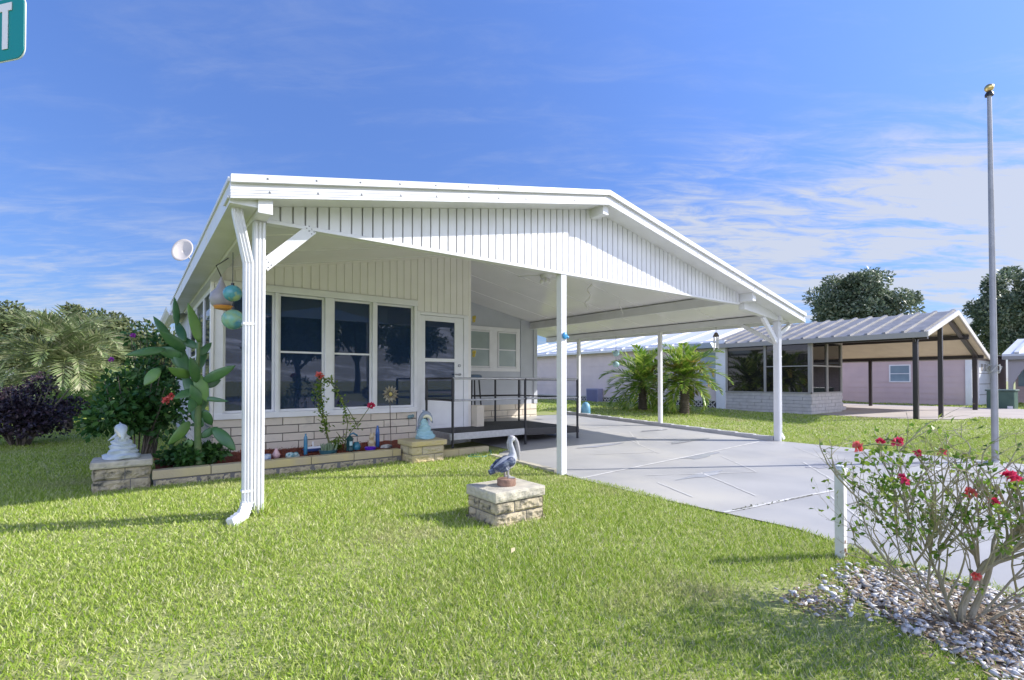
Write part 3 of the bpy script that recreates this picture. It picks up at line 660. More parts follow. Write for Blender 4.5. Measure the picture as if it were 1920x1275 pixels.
st2 = wave_statue('dolphin_statue', 'faded white and pale blue wave statue on the left block pedestal by the cactus', [WEATH, WEATH, CREAM], (-.10, 6.95, zL), R(-75), 'wave statues on pedestals'); st2.scale = (1.22, 1.22, 1.02)

# pelican (facing +x and a little to the viewer)
pel = thing('pelican_statue', 'painted pelican statue with navy wings standing on a small brown stump', 'statue', (2.545, 3.45, zP))
pel.rotation_euler = (0, 0, 0)
px_, py_ = 2.545, 3.45
def PLv(a, b, c):        # pelican space: a forward, b left, c up
    th = R(-8); return (px_ + a*math.cos(th) - b*math.sin(th), py_ + a*math.sin(th) + b*math.cos(th), zP + c)
m = MB(); m.lathe([(.078, 0), (.082, .01), (.08, .03), (.083, .05), (.079, .058), (.05, .062), (0.0, .062)], (px_, py_, zP), 22); m.build('stump', WOODST, pel, smooth=True)
pts = [(-.135, .0, .125), (-.10, 0, .145), (-.05, 0, .165), (.0, 0, .185), (.04, 0, .205), (.058, 0, .235), (.060, 0, .27), (.052, 0, .305), (.040, 0, .335), (.034, 0, .362), (.042, 0, .388), (.062, 0, .398), (.082, 0, .392)]
rad = [.012, .035, .052, .062, .060, .044, .031, .025, .022, .023, .029, .029, .019]
m = MB(); m.tube([PLv(*p) for p in pts], rad, 14)
fsel = []
o = m.build('body', [PELW], pel, smooth=True, ang=80); o.modifiers.new('s', 'SUBSURF').render_levels = 1
m = MB(); m.tube([PLv(.078, 0, .396), PLv(.10, 0, .36), PLv(.112, 0, .30), PLv(.120, 0, .24), PLv(.124, 0, .198)], [.017, .018, .020, .014, .004], 10); m.build('bill', PELBILL, pel, smooth=True)
m = MB(); m.ell(PLv(.045, 0, .404), (.028, .026, .022)); m.tube([PLv(.028, 0, .40), PLv(.012, 0, .36), PLv(.014, 0, .32), PLv(.028, 0, .275)], [.012, .012, .010, .004], 8); m.build('crest', PELBILL, pel, smooth=True)
for s in (-1, 1):
    m = MB()
    for k in range(7):
        a0 = .03 - k*.004; z0 = .235 - k*.014; a1 = -.15 + k*.012; z1 = .155 - k*.006
        m.tube([PLv(a0, s*(.055 - k*.002), z0), PLv((a0+a1)/2, s*(.066 - k*.001), (z0+z1)/2 + .006), PLv(a1, s*(.030 + .003*k), z1)], [.010, .014, .003], 7)
    m.ell(PLv(.015, s*.05, .205), (.05, .022, .042))
    m.build('wing', PELB, pel, smooth=True)
    m = MB(); m.tube([PLv(-.005, s*.028, .14), PLv(-.002, s*.03, .10), PLv(.006, s*.032, .065)], [.016, .010, .009], 8)
    for k in (-1, 0, 1): m.tube([PLv(.0, s*.032, .068), PLv(.055, s*.032 + k*.018, .065)], [.010, .006], 6)
    m.build('leg', PELBILL, pel, smooth=True)
    m = MB(); m.ell(PLv(.068, s*.022, .398), (.005, .004, .005), nu=8, nv=6); m.build('eye', mat('eye paint', (.02, .02, .02), .3), pel, smooth=True)
m = MB(); m.tube([PLv(-.125, 0, .135), PLv(-.165, 0, .12)], [.03, .022], 8); m.build('tail', PELB, pel)

# ------------------------------------------------------------ access ramp
rp = thing('access_ramp', 'black wheelchair platform with aluminium edge and black tube railings at the door', 'ramp', (4.8, 7.2, 0))
DX0, DX1, DX2, DY0, DY1 = 3.95, 5.42, 6.70, 6.82, 7.74
m = MB(); m.prismZ([(DX0, DY0), (DX1, DY0), (DX1, DY1), (DX0, DY1)], .31, .335); m.prismZ([(4.95, DY1 + .002), (DX1, DY1+.002), (DX1, 8.6), (4.95, 8.6)], .31, .335)
m.build('deck', DECKB, rp)
m = MB(); m.prismY([(DX1 + .01, .31), (DX2, .27), (DX2, .295), (DX1 + .01, .335)], DY0, 8.6); m.build('ramp_tread', DECKB, rp)
m = MB(); m.box(DX0 - .02, DX1, DY0 - .025, DY0 - .002, .235, .345); m.box(DX0 - .025, DX0 - .002, DY0, DY1, .235, .345); m.build('edge_rail', ALU, rp, bevel=.004)
m = MB(); m.prismY([(DX1 + .005, .22), (DX2 + .02, .19), (DX2 + .02, .30), (DX1 + .005, .34)], DY0 - .02, DY0 - .002); m.box(DX2 + .002, DX2 + .02, DY0, 8.6, .19, .30); m.build('edge_rail', BLACKM, rp)
ps = [(3.97, 6.80, 1.21), (5.42, 6.80, 1.21), (6.68, 6.80, 1.20), (3.96, 7.66, 1.21), (4.98, 8.58, 1.18), (5.42, 8.60, 1.20), (6.68, 8.60, 1.20), (6.05, 8.60, 1.20)]
for i, (x, y, z) in enumerate(ps):
    m = MB(); zf = gz(x, y); m.tube([(x, y, zf), (x, y, z)], .021, 8); m.tube([(x, y, zf), (x, y, zf + .012)], .045, 10); m.tube([(x, y, .84), (x, y, .88)], .028, 8); m.build('rail_post', BLACKM if i else BLACKM, rp, smooth=True)
def rail(pts, mt, r=.017): MB().tube(pts, r, 8).build('handrail', mt, rp, smooth=True)
for z in (1.205, .86):
    rail([(3.96, 7.66, z), (3.97, 6.80, z)], BLACKM)
    rail([(3.97, 6.80, z), (5.42, 6.80, z)], ALU); rail([(5.42, 6.80, z), (6.68, 6.80, z - .01)], ALU)
    rail([(4.98, 8.58, z - .03), (5.42, 8.60, z), (6.68, 8.60, z - .01)], BLACKM); rail([(6.68, 6.80, z - .01), (6.80, 7.0, z - .02), (6.80, 8.4, z - .02), (6.68, 8.60, z - .01)], BLACKM, .014)
# stool on the deck
bs = thing('bar_stool', 'tall black stool with a blue grey seat standing behind the ramp railing', 'stool', (5.18, 8.1, .335))
m = MB(); m.lathe([(.0, 1.19), (.15, 1.19), (.17, 1.205), (.17, 1.265), (.14, 1.285), (0, 1.285)], (5.18, 8.1, 0), 16); m.build('seat', mat('blue vinyl', (.10, .17, .26), .4, (.06, .09, .13), 8), bs, smooth=True)
for sx, sy in ((-1, -1), (1, -1), (1, 1), (-1, 1)):
    MB().tube([(5.18 + sx*.08, 8.1 + sy*.08, 1.18), (5.18 + sx*.13, 8.1 + sy*.13, .336)], .016, 7).build('leg', BLACKM, bs)
m = MB(); m.tube([(5.18 + .115*math.cos(a)*1.2, 8.1 + .115*math.sin(a)*1.2, .62) for a in np.linspace(0, 2*math.pi, 17)], .009, 6, False); m.build('foot_ring', BLACKM, bs)
# hose
hp = [(4.5, 6.75, .03), (4.56, 6.62, .05), (4.40, 6.36, .03), (4.25, 6.3, .02), (4.12, 6.34, .02), (4.02, 6.44, .02), (4.16, 6.52, .03), (4.3, 6.46, .03)]
tag(MB().tube(hp, .014, 8).build('garden_hose', mat('green hose', (.02, .22, .18), .4), None, smooth=True, loc=(4.3, 6.5, 0)), 'thin green garden hose looped at the end of the ramp', 'hose')

# ------------------------------------------------------------ small ornaments in the planter
def colmat(name, c, r=.35, c2=None): return mat(name, c, r, c2 or tuple(x*.7 for x in c), 12)
def soil(x, y): return .155 + .05 * (y - 6.87) / .92
def lathe_thing(name, label, cat, prof, x, y, mt, z=None, n=16, group=None, extra=None):
    z = soil(x, y) - .008 if z is None else z; m = MB(); m.lathe(prof, (x, y, z), n)
    if extra: extra(m, x, y, z)
    o = m.build(name, mt if isinstance(mt, list) else [mt], None, smooth=True, loc=(x, y, z)); return tag(o, label, cat, group)
BLUEG = colmat('blue glass', (.06, .22, .36), .15); BLUED = colmat('deep blue glass', (.05, .14, .40), .15)
bot = [(.028, 0), (.032, .02), (.032, .20), (.028, .24), (.016, .265), (.016, .29), (.0, .293)]
lathe_thing('bottle_stake', 'slim teal blue bottle stake at the left of the planter', 'bottle stake', [(r*.8, z) for r, z in bot], 1.86, 7.12, BLUEG, group='bottle stakes in the planter')
lathe_thing('bottle_stake', 'tall blue bottle stake near the yellow pedestal', 'bottle stake', [(r*.95, z*1.12) for r, z in bot] , 2.93, 7.25, BLUED, group='bottle stakes in the planter')
ln = thing('garden_lantern', 'dark green garden lantern with a pointed roof and pale window', 'lantern', (2.45, 7.08, soil(2.45, 7.08)))
m = MB(); z = soil(2.45, 7.08); LG = colmat('dark green lantern paint', (.015, .07, .07), .4)
m.lathe([(.05, 0), (.055, .02), (.045, .06), (.048, .07), (.048, .16), (.062, .17), (.0, .24)], (2.45, 7.08, z), 6); m.build('lantern_body', LG, ln)
m = MB(); m.box(2.43, 2.47, 7.028, 7.036, z + .085, z + .145); m.build('window', colmat('pale lantern pane', (.45, .6, .62), .2), ln)
m = MB(); m.tube([(2.45, 7.08, z + .235), (2.50, 7.08, z + .255), (2.56, 7.08, z + .215)], .012, 6); m.build('hook', BLUEG, ln)
lathe_thing('ball_pot', 'round teal ball pot beside the dark green lantern', 'pot', [(.02, 0), (.05, .015), (.062, .05), (.055, .09), (.035, .11), (.037, .125), (.02, .122)], 2.56, 7.12, colmat('teal glaze', (.04, .20, .27), .25))
lathe_thing('shell_dish', 'glossy purple dish in front of the brown figurine', 'dish', [(.02, 0), (.07, .02), (.085, .055), (.075, .06), (.03, .025)], 2.72, 7.0, colmat('purple glaze', (.12, .03, .50), .2))
def fig(m, x, y, z): m.ell((x, y, z + .17), (.04, .035, .045)); m.ell((x - .03, y - .02, z + .11), (.035, .02, .03)); m.ell((x + .03, y - .01, z + .215), (.015, .012, .03)); m.ell((x - .02, y - .01, z + .215), (.015, .012, .03))
lathe_thing('animal_figurine', 'small brown and cream animal figurine beside the tall blue bottle', 'figurine', [(.02, 0), (.055, .01), (.05, .06), (.06, .10), (.03, .14), (.0, .15)], 2.80, 7.15, mat('figurine paint', (.36, .25, .12), .6, (.60, .52, .38), 18), extra=fig)
def succ(m, x, y, z):
    g = random.Random(3); m.mi(1)
    for i in range(60):
        a = g.uniform(0, 6.28); r = g.uniform(0, .11); h = g.uniform(.05, .10); m.tube([(x + r*math.cos(a), y + r*math.sin(a), z + .06), (x + r*1.25*math.cos(a), y + r*1.25*math.sin(a), z + .06 + h)], [.011, .004], 5)
lathe_thing('planter_bowl', 'low teal bowl filled with small grey green succulents', 'bowl', [(.07, 0), (.11, .02), (.125, .065), (.115, .07), (.10, .05), (.0, .05)], 2.13, 7.02, [colmat('teal bowl', (.05, .14, .16), .35), colmat('succulent green', (.16, .24, .12), .6, (.26, .30, .22))], extra=succ)
def plate(m, x, y, z):
    for a in (.5, 1.8, 3.0, 4.2): m.ell((x + .05*math.cos(a), y + .03*math.sin(a), z + .05), (.035, .025, .03), nu=8, nv=6)
lathe_thing('shell_dish', 'green and white shell dish at the left of the planter', 'dish', [(.03, 0), (.08, .015), (.09, .04), (.05, .03)], 1.66, 6.98, mat('shell glaze', (.05, .22, .26), .3, (.6, .66, .6), 22), extra=plate)
lathe_thing('sea_shell', 'pink conch shell standing near the planter edge', 'shell', [(.012, 0), (.045, .03), (.05, .06), (.03, .10), (.015, .13), (.0, .15)], 1.47, 7.02, colmat('pink shell', (.62, .40, .40), .5))
lathe_thing('small_cup', 'small white and blue cup beside the left carport post', 'cup', [(.03, 0), (.045, .005), (.048, .085), (.04, .085), (.036, .02)], 1.35, 6.95, mat('cup glaze', (.6, .64, .68), .3, (.06, .16, .36), 12))
def boat(m, x, y, z): m.mi(1); m.box(x - .05, x + .05, y - .02, y + .02, z + .05, z + .08); m.tube([(x, y, z + .07), (x, y, z + .15)], .004, 5)
o = lathe_thing('toy_boat', 'little blue toy boat with a white cabin beside the teal bottle', 'toy boat', [(.02, 0), (.05, .02), (.06, .055), (.0, .055)], 2.0, 7.28, [colmat('boat blue', (.05, .10, .30), .4), WHITE2], extra=boat); o.scale = (2.4, .9, 1)
lathe_thing('skull_stone', 'pale driftwood coloured stone at the right of the planter', 'stone', [(.02, 0), (.07, .015), (.06, .05), (.02, .065), (.0, .066)], 3.0, 7.08, mat('pale stone', (.55, .54, .50), .8, (.06, .06, .06), 14)).scale = (1.4, .7, 1)
for i, (x, y, lab) in enumerate([(1.75, 6.92, 'flat pink shell'), (2.02, 6.91, 'white clam shell'), (2.56, 6.90, 'cream fan shell'), (2.86, 6.92, 'small tan shell')]):
    o = lathe_thing('sea_shell', lab + ' lying on the red mulch by the coping', 'shell', [(.01, 0), (.04, .008), (.03, .022), (.0, .026)], x, y, colmat(lab, [(.6, .4, .38), (.68, .66, .62), (.62, .54, .42), (.48, .36, .26)][i], .5)); o.scale = (1.2, .7, 1)
# metal flower stake
fs_ = thing('metal_flower', 'rusty metal daisy garden stake in front of the porch window', 'garden stake', (3.22, 7.42, soil(3.2, 7.42)))
m = MB(); m.tube([(3.22, 7.42, .17), (3.205, 7.42, .6), (3.19, 7.40, .96)], .006, 6); m.build('stem', BARK, fs_)
m = MB(); c = Vector((3.19, 7.385, .96)); PT = mat('worn petal metal', (.34, .32, .26), .5, (.20, .16, .11), 30, metal=.4)
for k in range(14):
    a = 2*math.pi*k/14; d = Vector((math.cos(a), -.12, math.sin(a))); s = Vector((-math.sin(a), 0, math.cos(a)))
    m.add([c + d*.03, c + d*.09 + s*.022, c + d*.14, c + d*.09 - s*.022, c + d*.09 + Vector((0, -.012, 0))], [(0, 1, 4), (1, 2, 4), (2, 3, 4), (3, 0, 4)])
o = m.build('petals', PT, fs_); o.modifiers.new('t', 'SOLIDIFY').thickness = .003
m = MB(); m.ell(c + Vector((0, -.012, 0)), (.03, .014, .03)); m.build('flower_centre', mat('yellow centre', (.45, .36, .10), .5), fs_, smooth=True)
# faucet ornament on the wall
fa = thing('hose_bib', 'small teal fish shaped fitting on the brick wall by the door', 'wall ornament', (3.70, 7.76, .56))
m = MB(); m.ell((3.70, 7.745, .56), (.05, .025, .035)); m.ell((3.75, 7.745, .575), (.025, .015, .03)); m.build('fish_body', colmat('teal grey', (.22, .36, .40), .4), fa, smooth=True)
# butterflies on the recessed wall
for lab, x, z in (('yellow butterfly ornament high beside the louvre windows', 6.44, 2.66), ('yellow butterfly ornament low beside the louvre windows', 6.44, 1.80)):
    t = thing('butterfly_ornament', lab, 'wall ornament', (5.02, 7.70, z), 'yellow butterflies by the door')
    bx, by, bz = (4.965, 7.795, 2.30 if z > 2 else 1.66); t.location = (bx, by, bz)
    for s in (-1, 1):
        m = MB(); m.ell((bx + .006 + .02*abs(s), by - .02 + s*.03, bz + .03), (.006, .034, .04), nu=10, nv=6); m.ell((bx + .02, by - .02 + s*.024, bz - .03), (.005, .026, .03), nu=10, nv=6); m.build('wing', mat('butterfly yellow', (.60, .46, .08), .5), t)
# hanging ornaments at the porch corner
def hanging(name, label, x, y, z, ztop, r, mt, squash=.9, cat='hanging ornament', group=None):
    t = thing(name, label, cat, (x, y, z - r), group)
    m = MB(); m.ell((x, y, z), (r, r, r*squash), nu=20, nv=12); m.build('globe', mt, t, smooth=True)
    m = MB(); m.tube([(x, y, z + r*squash*.98), (x, y, ztop)], .004, 5); m.tube([(x, y, z + r*squash), (x, y, z + r*squash + .02)], .016, 8); m.build('cord', BLACKM, t)
    return t
GLOBE = mat('turquoise painted glass', (.10, .36, .40), .2, (.05, .20, .30), 9, c3=(.30, .42, .22), sc3=9, lo3=.5, hi3=.6, bump=.4, bsc=30)
GLOBE2 = mat('sea green painted glass', (.16, .40, .38), .2, (.28, .40, .16), 11, c3=(.06, .22, .34), sc3=6, lo3=.5, hi3=.62)
hanging('glass_globe', 'upper turquoise glass globe hanging at the porch corner', .80, 5.85, 2.075, 2.52, .09, GLOBE, .95, group='glass globes at the porch corner')
hanging('glass_globe', 'lower sea green glass globe hanging at the porch corner', .80, 5.80, 1.80, 1.99, .108, GLOBE2, .95, group='glass globes at the porch corner')
bh = thing('bird_feeder', 'silver grey gourd bird feeder with an orange base behind the globes', 'bird feeder', (.74, 6.15, 1.98))
m = MB(); x, y = .735, 6.15; m.lathe([(.0, -.10), (.06, -.095), (.10, -.06), (.115, .0), (.10, .06), (.05, .115), (.03, .17), (.012, .22), (.0, .25)], (x, y, 2.05), 18); m.build('gourd', mat('grey gourd', (.36, .34, .34), .35, (.28, .26, .30), 5), bh, smooth=True)
m = MB(); m.lathe([(.0, -.125), (.085, -.11), (.10, -.085), (.095, -.075), (.0, -.08)], (x + .02, y - .02, 2.05), 16); m.build('tray', mat('orange tray', (.55, .24, .05), .4), bh, smooth=True)
m = MB(); m.tube([(x, y, 2.28), (x - .05, y, 2.40), (.80, y, 2.50)], .006, 5); m.build('hook', BLACKM, bh)
# carport hangings
def drops(name, label, pts, mt, r, ztop, cat='hanging ornament', group=None):
    t = thing(name, label, cat, pts[-1], group); m = MB()
    for p in pts: m.ell(p, (r*.8, r*.8, r*1.5), nu=8, nv=6)
    m.build('shells', mt, t, smooth=True)
    m = MB(); m.tube([(pts[0][0], pts[0][1], ztop)] + list(pts), .0035, 4); m.build('cord', WHITE, t); return t
SHW = mat('white shells', (.78, .77, .75), .4)
spi = []
for k in range(26):
    f = k / 25; a = f * 11; spi.append((6.72 - .10*f + .035*math.cos(a), 6.5 + .035*math.sin(a), 2.95 - .46*f))
drops('shell_spiral', 'long white spiral of shells hanging under the carport roof', spi, SHW, .016, ru(6.7))
drops('shell_string', 'short string of white shells hanging right of the spiral', [(8.0 + .02*k, 6.9, 2.73 - .035*k) for k in range(6)], SHW, .014, ru(8.0))
hanging('glass_float', 'upper pale blue glass float hanging before the neighbour wall', 9.86, 8.63, 1.86, 2.31, .085, mat('pale blue glass', (.40, .58, .62), .1, (.3, .5, .56), 5), group='glass floats under the carport beam')
hanging('glass_float', 'lower pale blue glass float hanging before the neighbour wall', 9.86, 8.63, 1.58, 1.77, .085, bpy.data.materials['pale blue glass'], group='glass floats under the carport beam')
wc = thing('wind_chime', 'small wind chime with white tubes hanging near the right carport end', 'wind chime', (9.86, 5.86, 1.85))
m = MB(); m.lathe([(.0, .10), (.03, .085), (.07, .0), (.0, .0)], (9.86, 5.86, 2.10), 12); m.tube([(9.86, 5.86, 2.18), (9.86, 5.86, 2.31)], .004, 5); m.build('cap', mat('chime cap', (.12, .10, .09), .5), wc)
for k in range(5):
    a = 2*math.pi*k/5; x, y = 9.86 + .05*math.cos(a), 5.86 + .05*math.sin(a); MB().tube([(x, y, 2.09), (x, y, 1.86 - .03*(k % 3))], .009, 6).build('tube', WHITE, wc)
pc = thing('post_ornament', 'blue round ornament fixed on the middle carport post', 'post ornament', (4.26, 4.55, 1.70))
m = MB(); m.ell((4.26, 4.555, 1.73), (.04, .02, .045)); m.ell((4.30, 4.55, 1.715), (.025, .015, .02)); m.build('disc', mat('bright blue paint', (.04, .26, .50), .35), pc, smooth=True)
gn = thing('garden_gnome', 'small blue round topped garden ornament beside the far carport post', 'garden ornament', (10.05, 10.0, gz(10, 10)))
m = MB(); z = gz(10.05, 10); m.lathe([(.11, 0), (.13, .05), (.13, .2), (.11, .30), (.06, .36), (0, .38)], (10.1, 9.95, z), 14); m.build('gnome_body', mat('pale blue resin', (.16, .36, .52), .5, (.10, .26, .40), 6), gn, smooth=True)
cf = thing('ceiling_fan', 'white ceiling fan with drop lights under the carport roof', 'ceiling fan', (5.72, 6.6, ru(5.72)))
m = MB(); x, y, z = 5.72, 6.6, ru(5.72); m.tube([(x, y, z), (x, y, z - .22)], .02, 8); m.lathe([(.0, 0), (.09, .0), (.11, .05), (.08, .11), (0, .12)], (x, y, z - .32), 14); m.build('motor', WHITE, cf, smooth=True)
for k in range(4):
    a = k*math.pi/2 + .4; d = Vector((math.cos(a), math.sin(a), 0)); MB().beam(Vector((x, y, z - .26)) + d*.1, Vector((x, y, z - .25)) + d*.52, .12, .012).build('blade', WHITE, cf)
for k in range(3):
    a = k*2.1; m = MB(); m.ell((x + .07*math.cos(a), y + .07*math.sin(a), z - .37), (.035, .035, .045), nu=10, nv=6); m.build('lamp_shade', SHW, cf, smooth=True)

# ------------------------------------------------------------ sign, bollard, flagpole
sg = thing('street_sign', 'green street name blade with a white letter T hanging into the top left corner', 'street sign', (-.85, 2.98, 0))
sx = Vector((.635, -.772, 0)).normalized(); s0 = Vector((-.311, 2.365, 0)); up = Vector((0, 0, 1)); nf = Vector((-.772, -.635, 0))
def sgp(a, z, dn): p = s0 + sx*a + nf*dn; return (p.x, p.y, z)
zb_, zt_, rr = 2.288, 2.502, .035
out_ = [(-.75, zb_)] + [(-rr + rr*math.sin(t), zb_ + rr - rr*math.cos(t)) for t in np.linspace(0, math.pi/2, 8)] + [(-rr + rr*math.cos(t), zt_ - rr + rr*math.sin(t)) for t in np.linspace(0, math.pi/2, 8)] + [(-.75, zt_)]
def plate_(m, pts, d0, d1):
    n = len(pts); m.add([sgp(a, z, d0) for a, z in pts] + [sgp(a, z, d1) for a, z in pts], [tuple(range(n)), tuple(range(2*n-1, n-1, -1))] + [(i, (i+1) % n, n + (i+1) % n, n + i) for i in range(n)])
m = MB(); plate_(m, out_, 0, .003); m.build('blade', TEAL, sg)
m = MB(); plate_(m, [(a + (.003 if a > -.5 else 0), z + (.003 if z > 2.4 else -.003)) for a, z in out_], -.002, .0005); m.build('rim', mat('pale sign edge', (.6, .64, .62), .4), sg)
m = MB(); tcx = -.084; plate_(m, [(tcx - .030, 2.458), (tcx - .030, 2.485), (tcx + .030, 2.485), (tcx + .030, 2.458), (tcx + .013, 2.458), (tcx + .013, 2.325), (tcx - .013, 2.325), (tcx - .013, 2.458)][::-1], .004, .006); m.build('letter_t', mat('white sign letter', (.72, .70, .72), .5), sg)
pp = s0 + sx*-.72; m = MB(); m.tube([(pp.x - .0, pp.y, -.1), (pp.x, pp.y, 2.56)], .03, 10); m.build('pole', ALU, sg, smooth=True)
bo = thing('bollard', 'short white square post with a cap and rusty base at the drive edge', 'bollard', (3.74, 1.34, 0))
m = MB(); m.box(3.711, 3.767, 1.312, 1.368, -.05, .575); m.build('post', mat('white bollard paint', (.74, .73, .71), .45, (.66, .64, .61), 9, c3=(.22, .10, .04), sc3=5, lo3=.68, hi3=.72), bo, bevel=.004)
m = MB(); m.lathe([(.046, 0), (.046, .035), (.036, .05), (.0, .054)], (0, 0, 0), 4); m2 = MB(); m2.box(3.706, 3.772, 1.307, 1.373, .572, .60); m2.box(3.712, 3.766, 1.313, 1.367, .60, .615); m2.build('cap', WHITE2, bo, bevel=.008)
m = MB(); g = random.Random(5)
for i in range(9):
    x = g.uniform(3.718, 3.755); z = g.uniform(.0, .05) if i < 6 else g.uniform(.05, .12); m.ell((x, 1.3115, z), (g.uniform(.006, .014), .002, g.uniform(.006, .016)), nu=8, nv=4)
m.build('rust_patch', RUST, bo)
fp = thing('flagpole', 'tall bare silver flagpole with a gold ball on top beside the drive', 'flagpole', (9.81, 1.55, 0))
m = MB(); m.tube([(9.81, 1.55, -.1), (9.80, 1.55, 1.4), (9.76, 1.55, 3.6), (9.72, 1.55, 5.25)], [.042, .040, .033, .025], 16); m.build('pole', mat('galvanised pole', (.36, .36, .37), .45, (.30, .30, .31), 6, metal=.25), fp, smooth=True)
m = MB(); m.lathe([(.05, 0), (.05, .03), (.025, .07), (.0, .07)], (9.718, 1.55, 5.24), 12); m.build('truck', BLACKM, fp, smooth=True)
m = MB(); m.ell((9.716, 1.55, 5.355), (.055, .055, .055), nu=16, nv=10); m.build('finial', GOLD, fp, smooth=True)
m = MB()
for k in range(7): a = k*1.1; m.tube([(9.80 + .06*math.cos(a), 1.55 + .06*math.sin(a), 1.28), (9.80 + .085*math.cos(a + .8), 1.55 + .085*math.sin(a + .8), 1.33 + .04*math.sin(k*2)), (9.80 + .06*math.cos(a + 1.8), 1.55 + .06*math.sin(a + 1.8), 1.40)], .008, 5)
m.build('halyard_knot', mat('faded rope', (.38, .38, .34), .9), fp)
m = MB(); m.lathe([(.10, 0), (.10, .02), (.0, .02)], (9.81, 1.55, .0), 16); m.build('base_ring', CONC, fp)

# ------------------------------------------------------------ plants
def fronds(m, c, n, L, droop, seed, leaflets=28, ll=.32, elev=(-.3, 1.2), wl=.022, arch=1.0, vtilt=.5):
    """feather fronds: rachis curve and paired leaflets; returns arrays for leaf_mesh and rachis tubes in m"""
    g = random.Random(seed); P = []; D = []; Nn = []; LL = []; c = Vector(c)
    for i in range(n):
        a = i * 2.39996 + g.uniform(-.25, .25); e = elev[0] + (elev[1] - elev[0]) * ((i + .5) / n) ** .8 + g.uniform(-.1, .1)
        l = L * g.uniform(.82, 1.08); h = Vector((math.cos(a), math.sin(a), 0)); pts = []; p = c.copy(); el = e; st_ = l / 9
        for k in range(10):
            pts.append(p.copy()); p = p + (h*math.cos(el) + Vector((0, 0, math.sin(el)))) * st_; el -= droop * (.35 + k/9) * st_ / L * 2.2 * arch
        m.tube(pts, [.016*L/1.5*(1 - .09*k) for k in range(10)], 4, False)
        for k in range(leaflets):
            t = .10 + .90 * k / leaflets; q = t * 9; i0 = min(8, int(q)); b = pts[i0].lerp(pts[i0+1], q - i0); tg = (pts[i0+1] - pts[i0]).normalized()
            sd_ = tg.cross(Vector((0, 0, 1)));  sd_ = sd_.normalized() if sd_.length > 1e-3 else h.cross(Vector((0, 0, 1))); nn = sd_.cross(tg)
            for s in (-1, 1):
                d = sd_*s*(.9 - .35*t) + tg*(.55 + .5*t) + nn*vtilt*(.8) + Vector((g.uniform(-.15, .15), g.uniform(-.15, .15), g.uniform(-.35, .05)))
                P.append(b); D.append(d); Nn.append(nn + Vector((g.uniform(-.4, .4),)*3)); LL.append(ll * (math.sin(math.pi*min(1, .15 + .85*t))**.6) * g.uniform(.8, 1.1) + .03)
    return np.array(P), np.array(D), np.array(Nn), np.array(LL)
def palm(label, base, trunk_h, n, L, droop, lm, seed, name='feather_palm', group=None, leaflets=28, ll=.32, elev=(-.3, 1.2), wl=.02, tr=.09, extra=None, stem=BARK, heads=None):
    t = thing(name, label, 'palm', base, group); x, y, z = base; m = MB()
    for hx, hy, hz in (heads or [(0, 0, trunk_h)]):
        m.tube([(x + hx*.4, y + hy*.4, z - .05), (x + hx*.7, y + hy*.7, z + hz*.5), (x + hx, y + hy, z + hz)], [tr*1.25, tr, tr*1.1], 10)
        for k in range(int(hz / .07)): m.tube([(x + hx*(.4 + .6*k*.07/hz), y + hy*(.4+.6*k*.07/hz), z + k*.07), (x + hx*(.4 + .6*k*.07/hz), y + hy*(.4+.6*k*.07/hz), z + k*.07 + .03)], [tr*1.25, tr*1.35], 10)
    m.build('trunk', stem, t, smooth=True)
    A = []; m = MB()
    for i, (hx, hy, hz) in enumerate(heads or [(0, 0, trunk_h)]): A.append(fronds(m, (x + hx, y + hy, z + hz), n, L, droop, seed + i, leaflets, ll, elev))
    m.build('frond_stalks', colmat('frond stalk ' + name + str(seed), (.20, .24, .08), .6), t)
    P, D, Nn, LL = (np.concatenate(q) for q in zip(*A)); leaf_mesh('fronds', P, D, Nn, LL, wl, lm, t, fold=.1)
    return t
GP = 'feather palms beside the neighbour wall'
def zc(x, y): return (x, y, gz(x, y) - .02)
palm('broad green feather palm with low skirts of fronds left of the middle far post', zc(13.1, 10.35), 1.0, 40, 1.55, .85, L_PALM, 5, group=GP, leaflets=34, ll=.34, elev=(-1.0, 1.45), wl=.046, tr=.12, heads=[(0, 0, .92)])
palm('yellow tipped feather palm right of the middle far post before the neighbour window', zc(13.3, 8.95), 1.3, 36, 1.4, .85, L_PALM, 15, group=GP, leaflets=34, ll=.32, elev=(-1.0, 1.45), wl=.046, tr=.12, heads=[(0, 0, 1.12)])
P_, D_, N_, L_ = fronds(MB(), (13.2, 9.0, gz(13.2, 9) + 1.3), 9, 1.2, 1.3, 88, 26, .30, (-.3, .9))
t = thing('old_fronds', 'yellowing drooping fronds', 'palm', (13.2, 9.0, gz(13, 9))); bpy.data.objects.remove(t)
yp = [o for o in bpy.data.objects if o.get('label', '').startswith('yellow tipped')][0]; leaf_mesh('yellow_fronds', P_, D_, N_, L_, .05, L_PALMY, yp, fold=.1)
palm('large grey green pindo palm with arching fronds behind the dark round bush', (-1.70, 20.8, 0), 1.75, 58, 2.3, 1.2, L_PINDO, 25, name='pindo_palm', leaflets=44, ll=.55, elev=(-.5, 1.5), wl=.045, tr=.2)
for i, (x, y, h, L, lab) in enumerate([(-.75, 15.5, .35, .9, 'bright yellow green cycad right of the pindo palm'), (-1.25, 15.8, .45, .85, 'small bright green cycad under the pindo palm')]):
    palm(lab, (x, y, 0), h, 20, L, 1.0, L_BRIGHT, 40 + i, name='cycad', leaflets=24, ll=.22, elev=(-.1, 1.3), wl=.024, tr=.08)

